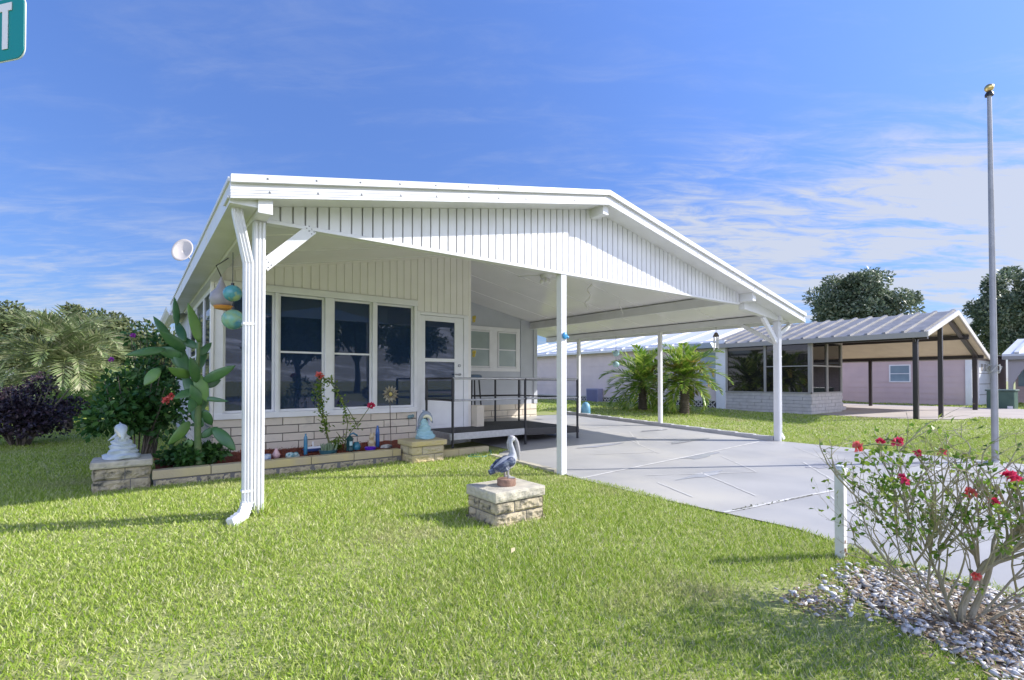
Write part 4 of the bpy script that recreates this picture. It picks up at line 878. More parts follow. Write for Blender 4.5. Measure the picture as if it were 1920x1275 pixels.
def bush(name, label, cat, c, rad, n, leaf, mats, seed, clumps=20, cr=.3, stems=9, lw=.55, group=None, sm=BARK, flat=.7, stemr=.012):
    x, y, z = c; t = thing(name, label, cat, (x, y, gz(x, y)), group); g = random.Random(seed); m = MB(); z0 = gz(x, y)
    for i in range(stems):
        a = g.uniform(0, 6.28); r = g.uniform(.2, .8); q = Vector((x + rad[0]*r*math.cos(a), y + rad[1]*r*math.sin(a), z + rad[2]*g.uniform(0, .7))); p = Vector((x + .1*rad[0]*math.cos(a), y + .1*rad[1]*math.sin(a), z0 - .03))
        m.tube([p, (p + q)/2 + Vector((0, 0, .1*rad[2])), q], [stemr, stemr*.8, stemr*.35], 6)
    m.build('stems', sm, t, smooth=True)
    P, d = crown_points(c, rad, n, clumps, cr, flat, seed); k = len(P); P[:, 2] = np.maximum(P[:, 2], z0 + .03)
    leaf_mesh('foliage', P, unit(d + .8*rdir(k)), unit(d + .6*rdir(k) + np.array([0, 0, .5])), leaf*(.65 + .7*rng.random(k)), leaf*lw, mats, t); return t
def add_flowers(t, name, pts, r, mt, seed=1, label=None):
    for i, p in enumerate(pts):
        g = np.random.default_rng(seed + i); k = 26; d = unit(g.normal(size=(k, 3)) + np.array([0, -.3, .5])); o = leaf_mesh(name, np.array(p) + d*r*.15, d, unit(g.normal(size=(k, 3))), r*(.6 + .5*g.random(k)), r*.75, mt, t, fold=.35)
bush('round_bush', 'dark purple leaved round bush on the shaded lawn at far left', 'bush', (-1.62, 12.4, .66), (1.05, .95, .66), 9000, .07, L_DARK, 51, 34, .34, 14, .6, flat=.9, stemr=.02)
hb = bush('hibiscus_bush', 'loose green flowering bush between the left statue and the cactus', 'bush', (.02, 7.95, .78), (.60, .55, .68), 2600, .085, L_HIB, 61, 22, .22, 22, .6, flat=.25)
add_flowers(hb, 'flower', [(.35, 7.2, .99), (.30, 7.25, .93)], .05, ROSEC, 5); add_flowers(hb, 'flower', [(-.02, 7.6, 1.72), (-.22, 7.5, 1.42)], .032, PURP, 15)
bush('tall_shrub', 'tall thin leafy shrub rising against the left side of the house', 'shrub', (.20, 9.2, 1.25), (.42, .5, .85), 1300, .085, L_HIB, 66, 16, .22, 14, .6, flat=.5)
gcx = bush('ground_cover', 'low leafy ground cover filling the left end of the planter', 'ground cover', (.62, 7.22, .26), (.46, .34, .14), 1900, .075, L_HIB, 71, 26, .11, 12, .6, stemr=.005)
bush('ground_cover', 'small mixed green clump behind the dark green lantern', 'ground cover', (2.34, 7.32, .25), (.13, .10, .10), 350, .035, L_BRIGHT, 76, 10, .06, 6, .6, stemr=.004)
# cactus with long pads; each pad base -> tip in the (x, z) of the planter
ct = thing('pad_cactus', 'tall green cactus with long flat pads in the left end of the planter', 'cactus', (.62, 7.0, .16))
def cz(px, py): return (.60 + (px - 370)*.00525*1.02, 7.0 + 0, .244 + (860 - py)*.0063)
m = MB(); m.tube([cz(372, 870), cz(370, 800), cz(372, 745), cz(368, 690), cz(372, 640)], [.042, .036, .030, .024, .012], 9); m.build('stem', CSTEM, ct, smooth=True)
pads = [((372,640),(350,572),30,-.02,1),((372,690),(374,590),12,.03,0),((330,610),(326,560),20,.03,0),((345,655),(300,625),30,-.08,0),((340,665),(298,655),34,.05,0),((310,655),(245,668),22,-.05,0),((350,700),(325,640),38,.06,0),((355,705),(315,690),30,-.10,1),
        ((365,730),(325,745),24,-.06,0),((378,715),(437,685),30,-.06,0),((382,722),(415,712),26,.05,0),((372,760),(345,700),32,.06,0),((368,700),(385,750),34,-.02,1),((376,745),(425,752),14,-.05,0),((380,770),(398,797),28,.03,0),((355,790),(316,825),34,-.07,1),((376,820),(408,803),22,.02,0),
        ((400,803),(440,845),34,-.05,0),((360,825),(345,840),22,.02,1),((430,850),(420,900),0,0,0),((362,745),(352,770),26,-.08,0),((300,690),(275,720),30,-.02,1),((370,650),(335,632),24,.08,0),((318,640),(290,598),26,.02,0),((368,715),(352,672),30,-.10,0),((362,700),(388,655),26,.06,0),((375,760),(356,722),32,-.04,0),((365,780),(392,742),24,.08,0),((350,690),(322,668),26,.10,0),((372,665),(396,640),20,.04,0),((345,640),(332,600),24,.10,0),((380,800),(362,768),28,.06,0)]
for i, (a, b, wpx, dy, k) in enumerate(pads):
    if wpx == 0: continue
    p = Vector(cz(*a)); q = Vector(cz(*b)); p.y += dy*.4; q.y += dy*2.2; d = q - p; L = d.length; d.normalize(); g = random.Random(i)
    s = d.cross(Vector((g.uniform(-.5, .5), -1, g.uniform(-.3, .3)))).normalized(); n_ = s.cross(d); M3 = Matrix((s, n_, d)).transposed()
    m = MB(); vs = []; nu, nv = 14, 9
    for r in range(nv + 1):
        t_ = r/nv; wv = (math.sin(math.pi*min(1, .06 + .94*t_**.85))**.75) * wpx*.0058*.36
        for c_ in range(nu):
            an = 2*math.pi*c_/nu; vs.append(p + d*L*1.06*t_ + s*wv*math.cos(an) + n_*(max(.006, wv*.22)*math.sin(an) + .05*L*math.sin(3*t_)))
    m.add(vs, [(r*nu+c_, r*nu+(c_+1)%nu, (r+1)*nu+(c_+1)%nu, (r+1)*nu+c_) for r in range(nv) for c_ in range(nu)] + [tuple(range(nu-1,-1,-1)), tuple(range(nv*nu, (nv+1)*nu))])
    m.build('pad', PADY if k else PAD, ct, smooth=True, ang=80)
# climbing rose in the planter
rs_ = thing('planter_rose', 'thin straggly rose with two coral blooms in the planter', 'rose', (2.3, 7.2, .17))
stems = [[(2.22, 7.2, .16), (2.14, 7.18, .5), (2.05, 7.16, .8), (1.98, 7.14, 1.12)], [(2.24, 7.2, .16), (2.12, 7.2, .62), (2.08, 7.18, 1.0), (2.045, 7.15, 1.24)], [(2.42, 7.22, .17), (2.46, 7.2, .55), (2.40, 7.2, .85), (2.22, 7.2, 1.14), (2.10, 7.18, 1.22)],
         [(2.42, 7.22, .17), (2.50, 7.2, .42), (2.64, 7.2, .58), (2.78, 7.15, .80)], [(2.60, 7.2, .52), (2.52, 7.2, .66), (2.44, 7.2, .80)], [(2.43, 7.22, .3), (2.36, 7.2, .36), (2.30, 7.2, .44)]]
m = MB()
for s_ in stems: m.tube(s_, [.009] + [.006]*(len(s_)-2) + [.004], 6)
m.build('canes', TWIGG, rs_, smooth=True)
P = []; g = random.Random(9)
for si, dens in ((0, 60), (1, 60), (2, 55), (3, 8), (4, 3)):
    s_ = stems[si]
    for k in range(dens):
        t_ = g.uniform(.25, 1) * (len(s_)-1); i0 = min(len(s_)-2, int(t_)); b = Vector(s_[i0]).lerp(Vector(s_[i0+1]), t_-i0)
        cen = b + Vector((g.gauss(0, .03), g.gauss(0, .03), g.gauss(0, .02)))
        for q in range(2): P.append(cen + Vector((g.gauss(0, .015),)*3))
P = np.array(P); leaf_mesh('leaves', P, rdir(len(P)), rdir(len(P)), .045 + .02*rng.random(len(P)), .03, L_ROSE, rs_)
def rose_bloom(t, p, r, mt, seed):
    g = random.Random(seed); m = MB()
    for ring, (n, rr, ti) in enumerate(((4, .35, .3), (6, .7, .7), (7, 1.0, 1.15))):
        for k in range(n):
            a = 2*math.pi*k/n + ring*.5 + g.uniform(-.2, .2); o_ = Vector((math.cos(a), math.sin(a), 0)); s = Vector((-math.sin(a), math.cos(a), 0)); z = Vector((0, 0, 1)); R_ = r*rr; w_ = r*.55
            c0 = Vector(p); v = [c0 + o_*R_*.15, c0 + o_*R_*.5*ti + s*w_ + z*r*.45, c0 + o_*R_*ti*.95 + s*w_*.5 + z*r*(.85 - .35*ring), c0 + o_*R_*ti*.95 - s*w_*.5 + z*r*(.85 - .35*ring), c0 + o_*R_*.5*ti - s*w_ + z*r*.45]
            m.add(v, [(0, 1, 2, 3, 4)])
    m.build('bloom', mt, t, smooth=False)
add_flowers(rs_, 'bloom', [(2.045, 7.14, 1.24)], .06, ROSEC, 1); add_flowers(rs_, 'bloom', [(2.79, 7.14, .80)], .06, ROSEP, 3)
# rose bush at the right front
rb = thing('rose_bush', 'sparse twiggy rose bush with red blooms on the gravel at right', 'rose bush', (3.2, .62, 0))
fw = Vector((.6, .8, 0)); rt_ = Vector((.8, -.6, 0))
m = MB(); m2 = MB(); tips = []; nodes = []; g = random.Random(17)
def grow(p, d, L, r, depth):
    k = 4; pts = [p.copy()]; rs = [r]
    for i in range(k):
        d = (d + Vector((g.gauss(0, .12), g.gauss(0, .12), g.gauss(.035, .09)))).normalized(); d.z = d.z if p.z < .74 else d.z*.78; d = d + rt_*.28 if (p - Vector((3.2, .64, 0))).dot(rt_) < -.50 else d; p = p + d*L/k; pts.append(p.copy()); rs.append(r*(1 - .35*(i+1)/k))
    (m if depth < 2 else m2).tube(pts, rs, 7 if depth < 2 else 5)
    if depth < 2: nodes.extend((q.copy(), d.copy()) for q in pts[2:])
    if depth >= 2:
        for q in pts[1:]: tips.append((q.copy(), d.copy(), depth))
    if depth < 6:
        for i in range(g.choice((2, 3, 3) if depth < 3 else (1, 2, 2))):
            a = Vector((g.gauss(0, 1), g.gauss(0, 1), g.gauss(.15, .7))).normalized(); nd = (d*1.35 + a*.72).normalized()
            if nd.z < -.1: nd.z = .1
            grow(pts[g.choice((2, 3, 4, 4))], nd, L*g.uniform(.50, .74), r*.60, depth + 1)
for b, (a, f, u_), L, r in [((3.17, .64), (-.25, .2, 1), .30, .013), ((3.18, .66), (-.75, .25, .95), .38, .011), ((3.22, .64), (.1, -.1, 1.1), .34, .018), ((3.24, .62), (.55, .1, .8), .36, .016), ((3.20, .68), (-.45, .6, 1), .34, .010), ((3.28, .60), (.8, .25, .75), .38, .012), ((3.20, .66), (.25, .6, 1), .36, .011), ((3.30, .58), (.95, -.15, .65), .36, .013), ((3.18, .62), (-.5, -.35, .9), .32, .010), ((3.16, .68), (-.9, .4, .7), .36, .009), ((3.26, .62), (.35, -.4, .9), .34, .010)]:
    grow(Vector((b[0], b[1], -.02)), (rt_*a*.72 + fw*f*.8 + Vector((0, 0, u_))).normalized(), L, r*(1.0 if r > .015 else .55), 0)
starts = list(nodes)
for q in range(46):
    p0, d0 = g.choice(starts); a = Vector((g.gauss(0, 1), g.gauss(0, 1), g.gauss(.5, .5))).normalized()
    grow(p0, (d0*.9 + a*.8 + Vector((0, 0, .25))).normalized(), g.uniform(.22, .40), g.uniform(.004, .0065), 2)
m.build('trunk_canes', TWIG, rb, smooth=True); m2.build('twigs', TWIG2, rb, smooth=True)
sel = [t for t in tips if g.random() < .085]; P = np.array([t[0] for t in sel]); P = P[P[:, 2] > .12]; P = np.concatenate([P, P[:len(P)//2] + rng.normal(size=(len(P)//2, 3))*.012])
leaf_mesh('leaves', P, rdir(len(P)), rdir(len(P)), .022 + .022*rng.random(len(P)), .018, L_ROSE, rb)
hi = sorted(tips, key=lambda t: -t[0].z)
cand = [(1607, 838), (1720, 850), (1683, 830), (1697, 903), (1818, 924), (1863, 941), (1890, 893), (1905, 898), (1830, 1080), (1765, 848), (1650, 828), (1690, 895)]
yw, pt = R(YAW), R(PITCH); cfw = Vector((math.sin(yw)*math.cos(pt), math.cos(yw)*math.cos(pt), math.sin(pt))); crt = Vector((math.cos(yw), -math.sin(yw), 0)); cup = crt.cross(cfw)
def at(px, py, d): return Vector((0, 0, CAMZ)) + (crt*((px - 960)/937.06) + cup*((700.07 - py)/937.06) + cfw)*d
for i, (a, b) in enumerate(cand):
    d_ = [2.35, 2.5, 2.45, 2.3, 2.3, 2.25, 2.15, 2.2, 2.2, 2.55, 2.5, 2.35][i]; p = at(a, b, d_)
    near = min(tips, key=lambda t: (t[0] - p).length)[0]; MB().tube([near, near.lerp(p, .5) + Vector((0, 0, .01)), p], .0035, 5).build('bloom_stalk', TWIGG, rb)
    add_flowers(rb, 'bloom', [p], .030 if i in (0, 2, 4, 6) else .022, ROSEP if i % 4 else ROSEC, 30 + 2*i)
    kk = 6; Q = np.array(p) + rng.normal(size=(kk, 3))*np.array([.035, .035, .03]) - np.array([0, 0, .04]); leaf_mesh('leaves', Q, rdir(kk), rdir(kk), .035, .022, L_ROSE, rb)

# ------------------------------------------------------------ gravel bed, grass
BED = [(3.2, 1.16), (3.55, 1.20), (3.80, 1.0), (3.80, -1.0), (2.6, -1.0), (2.74, .38), (3.0, .88)]
def inpoly(x, y, poly):
    c = np.zeros(len(x), bool); n = len(poly)
    for i in range(n):
        (xa, ya), (xb, yb) = poly[i], poly[(i+1) % n]
        k = ((ya > y) != (yb > y)) & (x < (xb - xa) * (y - ya) / (yb - ya + 1e-12) + xa); c ^= k
    return c
m = MB(); cxy = (3.2, .2); ring = []
for i in range(len(BED)):
    a, b = BED[i], BED[(i+1) % len(BED)]
    for t_ in np.linspace(0, 1, 8, endpoint=False): ring.append((a[0] + (b[0]-a[0])*t_ + random.uniform(-.04, .04), a[1] + (b[1]-a[1])*t_ + random.uniform(-.04, .04), .008))
m.add(ring, [tuple(range(len(ring)))])
tag(m.build('soil', mat('litter and soil', (.15, .11, .075), .95, (.25, .20, .14), 14, bump=.9, bsc=60)), kind='structure')
ico = bmesh.new(); bmesh.ops.create_icosphere(ico, subdivisions=1, radius=1); IV = np.array([v.co[:] for v in ico.verts]); IF = np.array([[v.index for v in f.verts] for f in ico.faces]); ico.free()
ns = 9000; x = rng.uniform(2.2, 3.85, ns); y = rng.uniform(-1, 1.3, ns)
bedx = x + rng.normal(size=ns)*.09; k = inpoly(bedx, y + rng.normal(size=ns)*.09, BED) & (np.hypot(x - 3.25, y - .62) > .42*rng.random(ns)) & (x < 3.84); x, y = x[k], y[k]; ns = len(x)
xe = 2.90 + rng.normal(size=80)*.10; ye = 1.14 + rng.normal(size=80)*.08; x = np.concatenate([x, xe]); y = np.concatenate([y, ye]); ns = len(x)
s = .006 + .016 * rng.random(ns)**1.8; sc3_ = np.stack([s*rng.uniform(.8, 1.4, ns), s*rng.uniform(.7, 1.1, ns), s*rng.uniform(.25, .55, ns)], 1)
V = IV[None] * (1 + .36*rng.normal(size=(ns, len(IV), 1)).clip(-1.2, 1.2)) * sc3_[:, None]; a = rng.uniform(0, 6.28, ns); b = rng.normal(size=ns)*.4
ca, sa, cb_, sb_ = np.cos(a)[:, None], np.sin(a)[:, None], np.cos(b)[:, None], np.sin(b)[:, None]
vx, vy, vz = V[..., 0], V[..., 1], V[..., 2]; vx, vz = vx*cb_ - vz*sb_, vx*sb_ + vz*cb_; vx, vy = vx*ca - vy*sa, vx*sa + vy*ca
V = np.stack([vx + x[:, None], vy + y[:, None], vz + (.008 + s*.35 + .012*rng.random(ns))[:, None]], -1).reshape(-1, 3)
F = (IF[None] + np.arange(ns)[:, None, None]*len(IV)).reshape(-1, 3)
STONE = mat('white grey gravel', (.5, .5, .5), .8, isl=[(0, (.26, .24, .22)), (.25, (.46, .45, .45)), (.7, (.64, .63, .62)), (.9, (.76, .74, .71)), (1, (.42, .34, .26))], bump=.3, bsc=60)
tag(raw_mesh('gravel', V, F, STONE), kind='stuff')
nl = 5000; P = np.stack([rng.uniform(2.4, 3.8, nl), rng.uniform(-.8, 1.3, nl), rng.uniform(.012, .045, nl)], 1); D = rdir(nl); D[:, 2] *= .25
kk = inpoly(P[:, 0] + rng.normal(size=nl)*.12, P[:, 1] + rng.normal(size=nl)*.12, BED); kk |= np.hypot(P[:, 0] - 2.86, P[:, 1] - 1.16) < .22*rng.random(nl)**.4; tag(leaf_mesh('leaf_litter', P[kk], D[kk], np.tile([0, 0, 1.], (kk.sum(), 1)), rng.uniform(.02, .05, kk.sum()), .012, mat('dry litter', (.2, .13, .08), .9, isl=[(0, (.16, .09, .05)), (.5, (.30, .22, .14)), (1, (.40, .34, .26))])), kind='stuff')

def grass():
    PP = []; SZ = []
    for d0, d1, den, wsc in ((1.2, 3.4, 13000, 1.0), (3.4, 6, 8000, 1.15), (6, 10, 3400, 1.6), (10, 16, 900, 2.8), (16, 27, 260, 4.6)):
        ht = 1.25; area = (ht + 1.65) / 2 * (d1*d1 - d0*d0); n = int(area * den)
        d = np.sqrt(rng.uniform(d0*d0, d1*d1, n)); r = rng.uniform(-1.65, ht, n) * d
        x = r*.798 + d*.6024; y = -r*.6024 + d*.798
        PP.append(np.stack([x, y], 1)); SZ.append(np.full(n, wsc))
    P = np.concatenate(PP); SZ = np.concatenate(SZ); x, y = P[:, 0], P[:, 1]
    le = np.interp(y, [-30, -2, 0, .9, 1.2, 1.45, 1.75, 3, 4.3, 4.7, 6.3, 6.6, 12], [3.9, 3.8, 3.86, 3.84, 3.88, 4.02, 4.17, 4.14, 4.22, 4.3, 4.42, 4.9, 4.9])
    wig = .06*np.sin(y*2.1) * (y < 4.2)
    bad = (x > le + .035 + wig) & (x < 9.93) & (y < 11.5)
    bad |= (x > .12) & (x < 3.68) & (y > 6.74) & (y < 7.9); bad |= (x > 3.68) & (x < 5) & (y > 6.6) & (y < 8)
    bad |= (x > .80) & (x < 8.8) & (y > 7.75)
    for a, b, c, d in ((2.27, 2.83, 3.23, 3.71), (-.36, .16, 6.72, 7.18), (3.09, 3.65, 6.41, 6.89)): bad |= (x > a) & (x < b) & (y > c) & (y < d)
    bad |= inpoly(x + rng.normal(size=len(x))*.05, y + rng.normal(size=len(x))*.05, BED) & (rng.random(len(x)) < .95)
    bad |= (x > 16.2) & (x < 25) & (y > 3.3); bad |= (x > 18.9) & (x < 24.7) & (y < 8.5)
    bare = np.array([noise.noise((a*1.1, b*1.1, 4)) + .6*noise.noise((a*3.1, b*3.1, 9)) for a, b in zip(x, y)]) if False else np.sin(x*1.9 + 1.3*np.sin(y*1.7)) * np.sin(y*2.3 + 1.1*np.sin(x*2.1)) + .5*np.sin(x*5.3 + y*1.7)*np.sin(y*6.1 - x*2.2)
    near = np.exp(-((x - 2.85)**2 + (y - 1.2)**2) / .16) + .8*np.exp(-((x - .15)**2 + (y - 2.45)**2) / .06) + .5*np.exp(-((x - .95)**2 + (y - 4.35)**2) / .05)
    bad |= rng.random(len(x)) < np.clip(.95*near + .45*np.clip(bare - .40, 0, 1), 0, .85)
    x, y, SZ = x[~bad], y[~bad], SZ[~bad]; n = len(x)
    z = np.where(x > 3.4, gzv(x, y), np.where((abs(x - .82) < 3) & (abs(y - 4.6) < 3), .07*np.exp(-((x - .82)**2 + (y - 4.6)**2)/1.3), 0)) - .006
    lean = np.abs(rng.normal(size=n))*.6 + .35; a = rng.uniform(0, 6.28, n)
    D = np.stack([np.sin(lean)*np.cos(a), np.sin(lean)*np.sin(a), np.cos(lean)], 1)
    tall = 1 + .25*np.sin(x*1.3 + 2*np.sin(y*.9))*np.sin(y*1.7)
    L = (.030 + .030*rng.random(n)) * tall * (1 + .12*(SZ - 1))
    W = (.0036 + .0024*rng.random(n)) * SZ
    return leaf_mesh('grass', np.stack([x, y, z], 1), D, rdir(n), L, W, GRASS, None, fold=.2)
tag(grass(), kind='stuff')
k = 260; P = np.stack([.80 + rng.normal(size=k)*.07, 4.58 + rng.normal(size=k)*.06, np.full(k, .055)], 1); D = rdir(k)*.7; D[:, 2] = .5 + np.abs(D[:, 2])
tag(leaf_mesh('grass_tuft', P, D, rdir(k), .07 + .09*rng.random(k), .008, GRASS, None, fold=.2), 'untrimmed tuft of long grass round the foot of the left carport post', 'grass tuft')
# small tufts of weeds along the drive joint
tw = np.array([(4.3 + .09*i + rng.normal()*.02, 2.385 - .012*i + rng.normal()*.012, .012) for i in range(9) for _ in range(3)]); tag(leaf_mesh('joint_weeds', tw, rdir(len(tw)) * np.array([1, 1, .3]) + np.array([0, 0, .35]), rdir(len(tw)), .03, .012, mat('weeds', (.12, .14, .06), .7)), kind='stuff')
for (x, y, lab) in ((1.97, 2.62, 'dry tan leaf lying on the grass in front of the pelican pedestal'),):
    o = leaf_mesh('dry_leaf', [(x, y, .05)], [(.6, .3, .25)], [(0, -.4, 1)], .06, .03, mat('dry leaf', (.55, .45, .26), .8)); tag(o, lab, 'leaf')

# ------------------------------------------------------------ neighbour house with sunroom and metal carport
LIL = mat('pale lilac siding', (.72, .60, .57), .6, (.66, .55, .53), 2); PINK = mat('dusty pink siding', (.62, .48, .47), .6, (.57, .44, .44), 2)
GALV = mat('grey ribbed metal roof', (.25, .24, .235), .5, (.18, .175, .17), 2.5, c3=(.13, .12, .115), sc3=4, lo3=.55, hi3=.8)
CREAMC = mat('cream carport ceiling', (.66, .58, .42), .6, (.60, .52, .38), 3); BRONZE = mat('dark bronze metal', (.035, .03, .032), .4)
GTRIM = mat('warm grey trim', (.33, .31, .29), .5); NBRICK = mat('pale painted brick', (.56, .53, .51), .8, (.48, .45, .43), 7, bump=.3, bsc=40); NMORT = mat('grey joint', (.30, .29, .30), .9)
nb = thing('sunroom_house', 'long pale lilac house with dark glazed sunroom and grey metal roofed carport', 'house', (19, 9, .13))
def lapX(m, x, y0, y1, z0, z1, pitch=.2, d=.012):
    z = z0
    while z < z1 - .02:
        a = min(z1, z + pitch); m.add([(x - d, y0, z), (x - d, y1, z), (x, y1, a), (x, y0, a), (x + .03, y0, z), (x + .03, y1, z), (x + .03, y1, a), (x + .03, y0, a)], [(0, 1, 2, 3), (0, 4, 5, 1), (4, 7, 6, 5), (0, 3, 7, 4), (1, 5, 6, 2), (3, 2, 6, 7)]); z += pitch
m = MB(); m.box(16.54, 23, 9.45, 24, .12, 2.52); lapX(m, 16.52, 9.75, 24, .47, 2.50, .22)
m.build('main_wall', LIL, nb)
m = MB(); m.box(16.46, 16.56, 9.45, 9.72, .12, 2.55); m.box(16.47, 16.54, 9.72, 9.80, .12, 2.5); m.box(16.44, 16.56, 9.45, 24, 2.46, 2.58); m.build('trim', WHITE2, nb)
m = MB()
for k in range(90):
    y0 = 9.8 + k*.16
    for s in (-1, 1): m.beam((16.505, y0 + (0 if s > 0 else .16*2), .13), (16.505, y0 + (.32 if s > 0 else 0), .45), .035, .01, (1, 0, 0))
m.box(16.485, 16.52, 9.8, 24, .43, .47); m.box(16.485, 16.52, 9.8, 24, .12, .15)
m.build('lattice_skirt', mat('lattice cream', (.62, .58, .52), .6), nb)
m = MB(); m.box(16.522, 16.535, 9.8, 24, .12, .46); m.build('skirt_shade', BRONZE, nb)  # dark sheet stands in for the shade behind the lattice
windowX(9.78, 10.5, 1.0, 2.2, 16.50, 1.58, GLASS2, nb, .04)
m = MB(); m.prismX([(9.6, 2.30), (10.7, 2.30), (10.6, 2.48), (9.7, 2.48)], 15.95, 16.5); m.build('awning', mat('blue grey awning', (.32, .36, .40), .4), nb)
# sunroom
m = MB(); bricks(m, 'y', 6.70, 9.45, 16.52, .10, .76, course=.11, length=.5, seed=31, jit=.01); bricks(m, 'x', 16.52, 18.85, 6.70, .10, .76, course=.11, length=.5, seed=32, jit=.01)
m.build('brick_base', [NBRICK, NMORT], nb)
m = MB()
for y in (6.70, 8.05, 9.38): m.box(16.48, 16.56, y, y + .07, .76, 2.40)
m.box(16.47, 16.57, 6.70, 9.45, 2.36, 2.44); m.box(16.47, 16.57, 6.70, 9.45, .76, .80)
for x in (16.50, 17.62, 18.74): m.box(x, x + .09, 6.66, 6.74, .76, 2.40)
m.box(16.5, 18.83, 6.65, 6.75, 2.36, 2.44); m.box(16.5, 18.83, 6.65, 6.75, .76, .80); m.box(16.59, 18.74, 6.67, 6.73, 1.60, 1.645); m.box(16.485, 16.55, 6.77, 8.05, 1.60, 1.63)
m.build('sunroom_frame', GTRIM, nb)
DGL = mat('dark sunroom glass', (.012, .011, .012), .03, spec=.7)
for a, b in ((6.77, 8.05), (8.12, 9.38)): MB().box(16.52, 16.53, a, b, .80, 2.36).build('sunroom_pane', DGL, nb)
for a, b in ((16.59, 17.62), (17.71, 18.74)):
    for z0, z1 in ((.80, 1.60), (1.645, 2.36)): MB().box(a, b, 6.70, 6.71, z0, z1).build('sunroom_pane', DGL, nb)
m = MB(); m.box(18.80, 18.86, 6.7, 9.5, .1, 2.4); m.build('side_wall', LIL, nb)
m = MB()
for k in range(3): m.box(18.9, 19.8 - .25*k, 6.9, 7.9, .1 + .16*k, .26 + .16*k)
m.build('steps', NBRICK, nb)
m = MB(); m.tube([(19.5, 6.95, .3), (19.5, 6.95, 1.0), (18.95, 6.95, 1.3)], .02, 6); m.tube([(19.1, 6.95, .5), (19.1, 6.95, 1.2)], .02, 6); m.build('step_rail', WHITE2, nb)
def nrz(x): return 3.24 - (.262*(19.42 - x) if x < 19.42 else .305*(x - 19.42))
def nroof(name, y0, y1, xl, xr, mt, rib, lift=0, thick=.10):
    m = MB(); m.prismY([(xl, nrz(xl) - thick + lift), (19.42, 3.24 - thick + lift), (xr, nrz(xr) - thick + lift), (xr, nrz(xr) + lift), (19.42, 3.24 + lift), (xl, nrz(xl) + lift)], y0, y1)
    k = 0
    while y0 + .05 + k*rib < y1 - .08:
        y = y0 + .05 + k*rib; h = lift + .05
        m.prismY([(xl, nrz(xl) + lift - .01), (19.42, 3.24 + lift - .01), (xr, nrz(xr) + lift - .01), (xr, nrz(xr) + h), (19.42, 3.24 + h), (xl, nrz(xl) + h)], y, y + .07); k += 1
    m.build(name, mt, nb)
nroof('metal_roof', 3.85, 10.2, 16.35, 23.5, GALV, .42); nroof('main_roof', 10.2, 24.5, 16.2, 23.6, WHITE, 1.2, .06)
m = MB(); m.box(16.30, 16.345, 3.83, 10.2, nrz(16.35) - .14, nrz(16.35) + .0); m.build('eave_fascia', GTRIM, nb)
m = MB(); m.prismY([(16.34, nrz(16.34) - .12), (19.42, 3.10), (19.42, 3.25), (16.34, nrz(16.34) + .01)], 3.81, 3.848); m.prismY([(19.42, 3.10), (23.52, nrz(23.52) - .12), (23.52, nrz(23.52) + .01), (19.42, 3.25)], 3.81, 3.848); m.build('gable_fascia', mat('pale fascia', (.55, .52, .48), .5), nb)
m = MB(); m.prismY([(16.4, nrz(16.4) - .108), (19.42, 3.132), (23.4, nrz(23.4) - .108), (23.4, nrz(23.4) - .102), (19.42, 3.138), (16.4, nrz(16.4) - .102)], 3.87, 9.4); m.build('carport_ceiling', CREAMC, nb)
m = MB(); m.box(16.62, 16.74, 3.9, 6.6, nrz(16.7) - .26, nrz(16.7) - .115); m.build('beam', BRONZE, nb)
m = MB(); m.box(23.0, 23.1, 3.9, 12, nrz(23.05) - .22, nrz(23.05) - .115); m.build('beam', BRONZE, nb)
m = MB(); m.box(21.0, 21.1, 3.9, 9.4, nrz(21.1) - .26, nrz(21.1) - .12); m.build('beam', BRONZE, nb)
m = MB(); m.prismY([(19.6, nrz(19.6) - .25), (23.0, nrz(23.0) - .25), (23.0, nrz(23.0) - .115), (19.6, nrz(19.6) - .115)], 4.02, 4.12); m.build('rafter', BRONZE, nb)
for (x, y, wd, zt_) in ((16.70, 4.17, .11, nrz(16.7) - .12), (18.05, 3.95, .10, nrz(18.05) - .11), (22.9, 4.1, .12, nrz(22.9) - .12), (23.1, 7.2, .10, nrz(23.1) - .12)):
    m = MB(); m.box(x - wd/2, x + wd/2, y - wd/2, y + wd/2, .05, zt_); m.build('carport_post', BRONZE, nb)
m = MB(); m.beam((16.35, 4.16, 2.40), (16.62, 4.16, 2.2), .05, .05, (0, 1, 0)); m.beam((16.62, 4.13, 2.2), (16.62, 4.13, .2), .05, .05, (0, 1, 0)); m.build('downspout', BRONZE, nb)
ac = thing('utility_cabinet', 'blue grey louvred utility cabinet against the lilac wall left of the palms', 'cabinet', (16.3, 15.5, .14))
m = MB(); m.box(16.12, 16.44, 15.15, 15.85, .1, .80); m.build('cabinet_body', mat('lavender metal', (.26, .26, .38), .5), ac, bevel=.01)
m = MB()
for k in range(9): m.box(16.10, 16.122, 15.19 + k*.072, 15.23 + k*.072, .16, .75)
m.build('louvre', mat('lavender louvre', (.19, .19, .31), .5), ac)
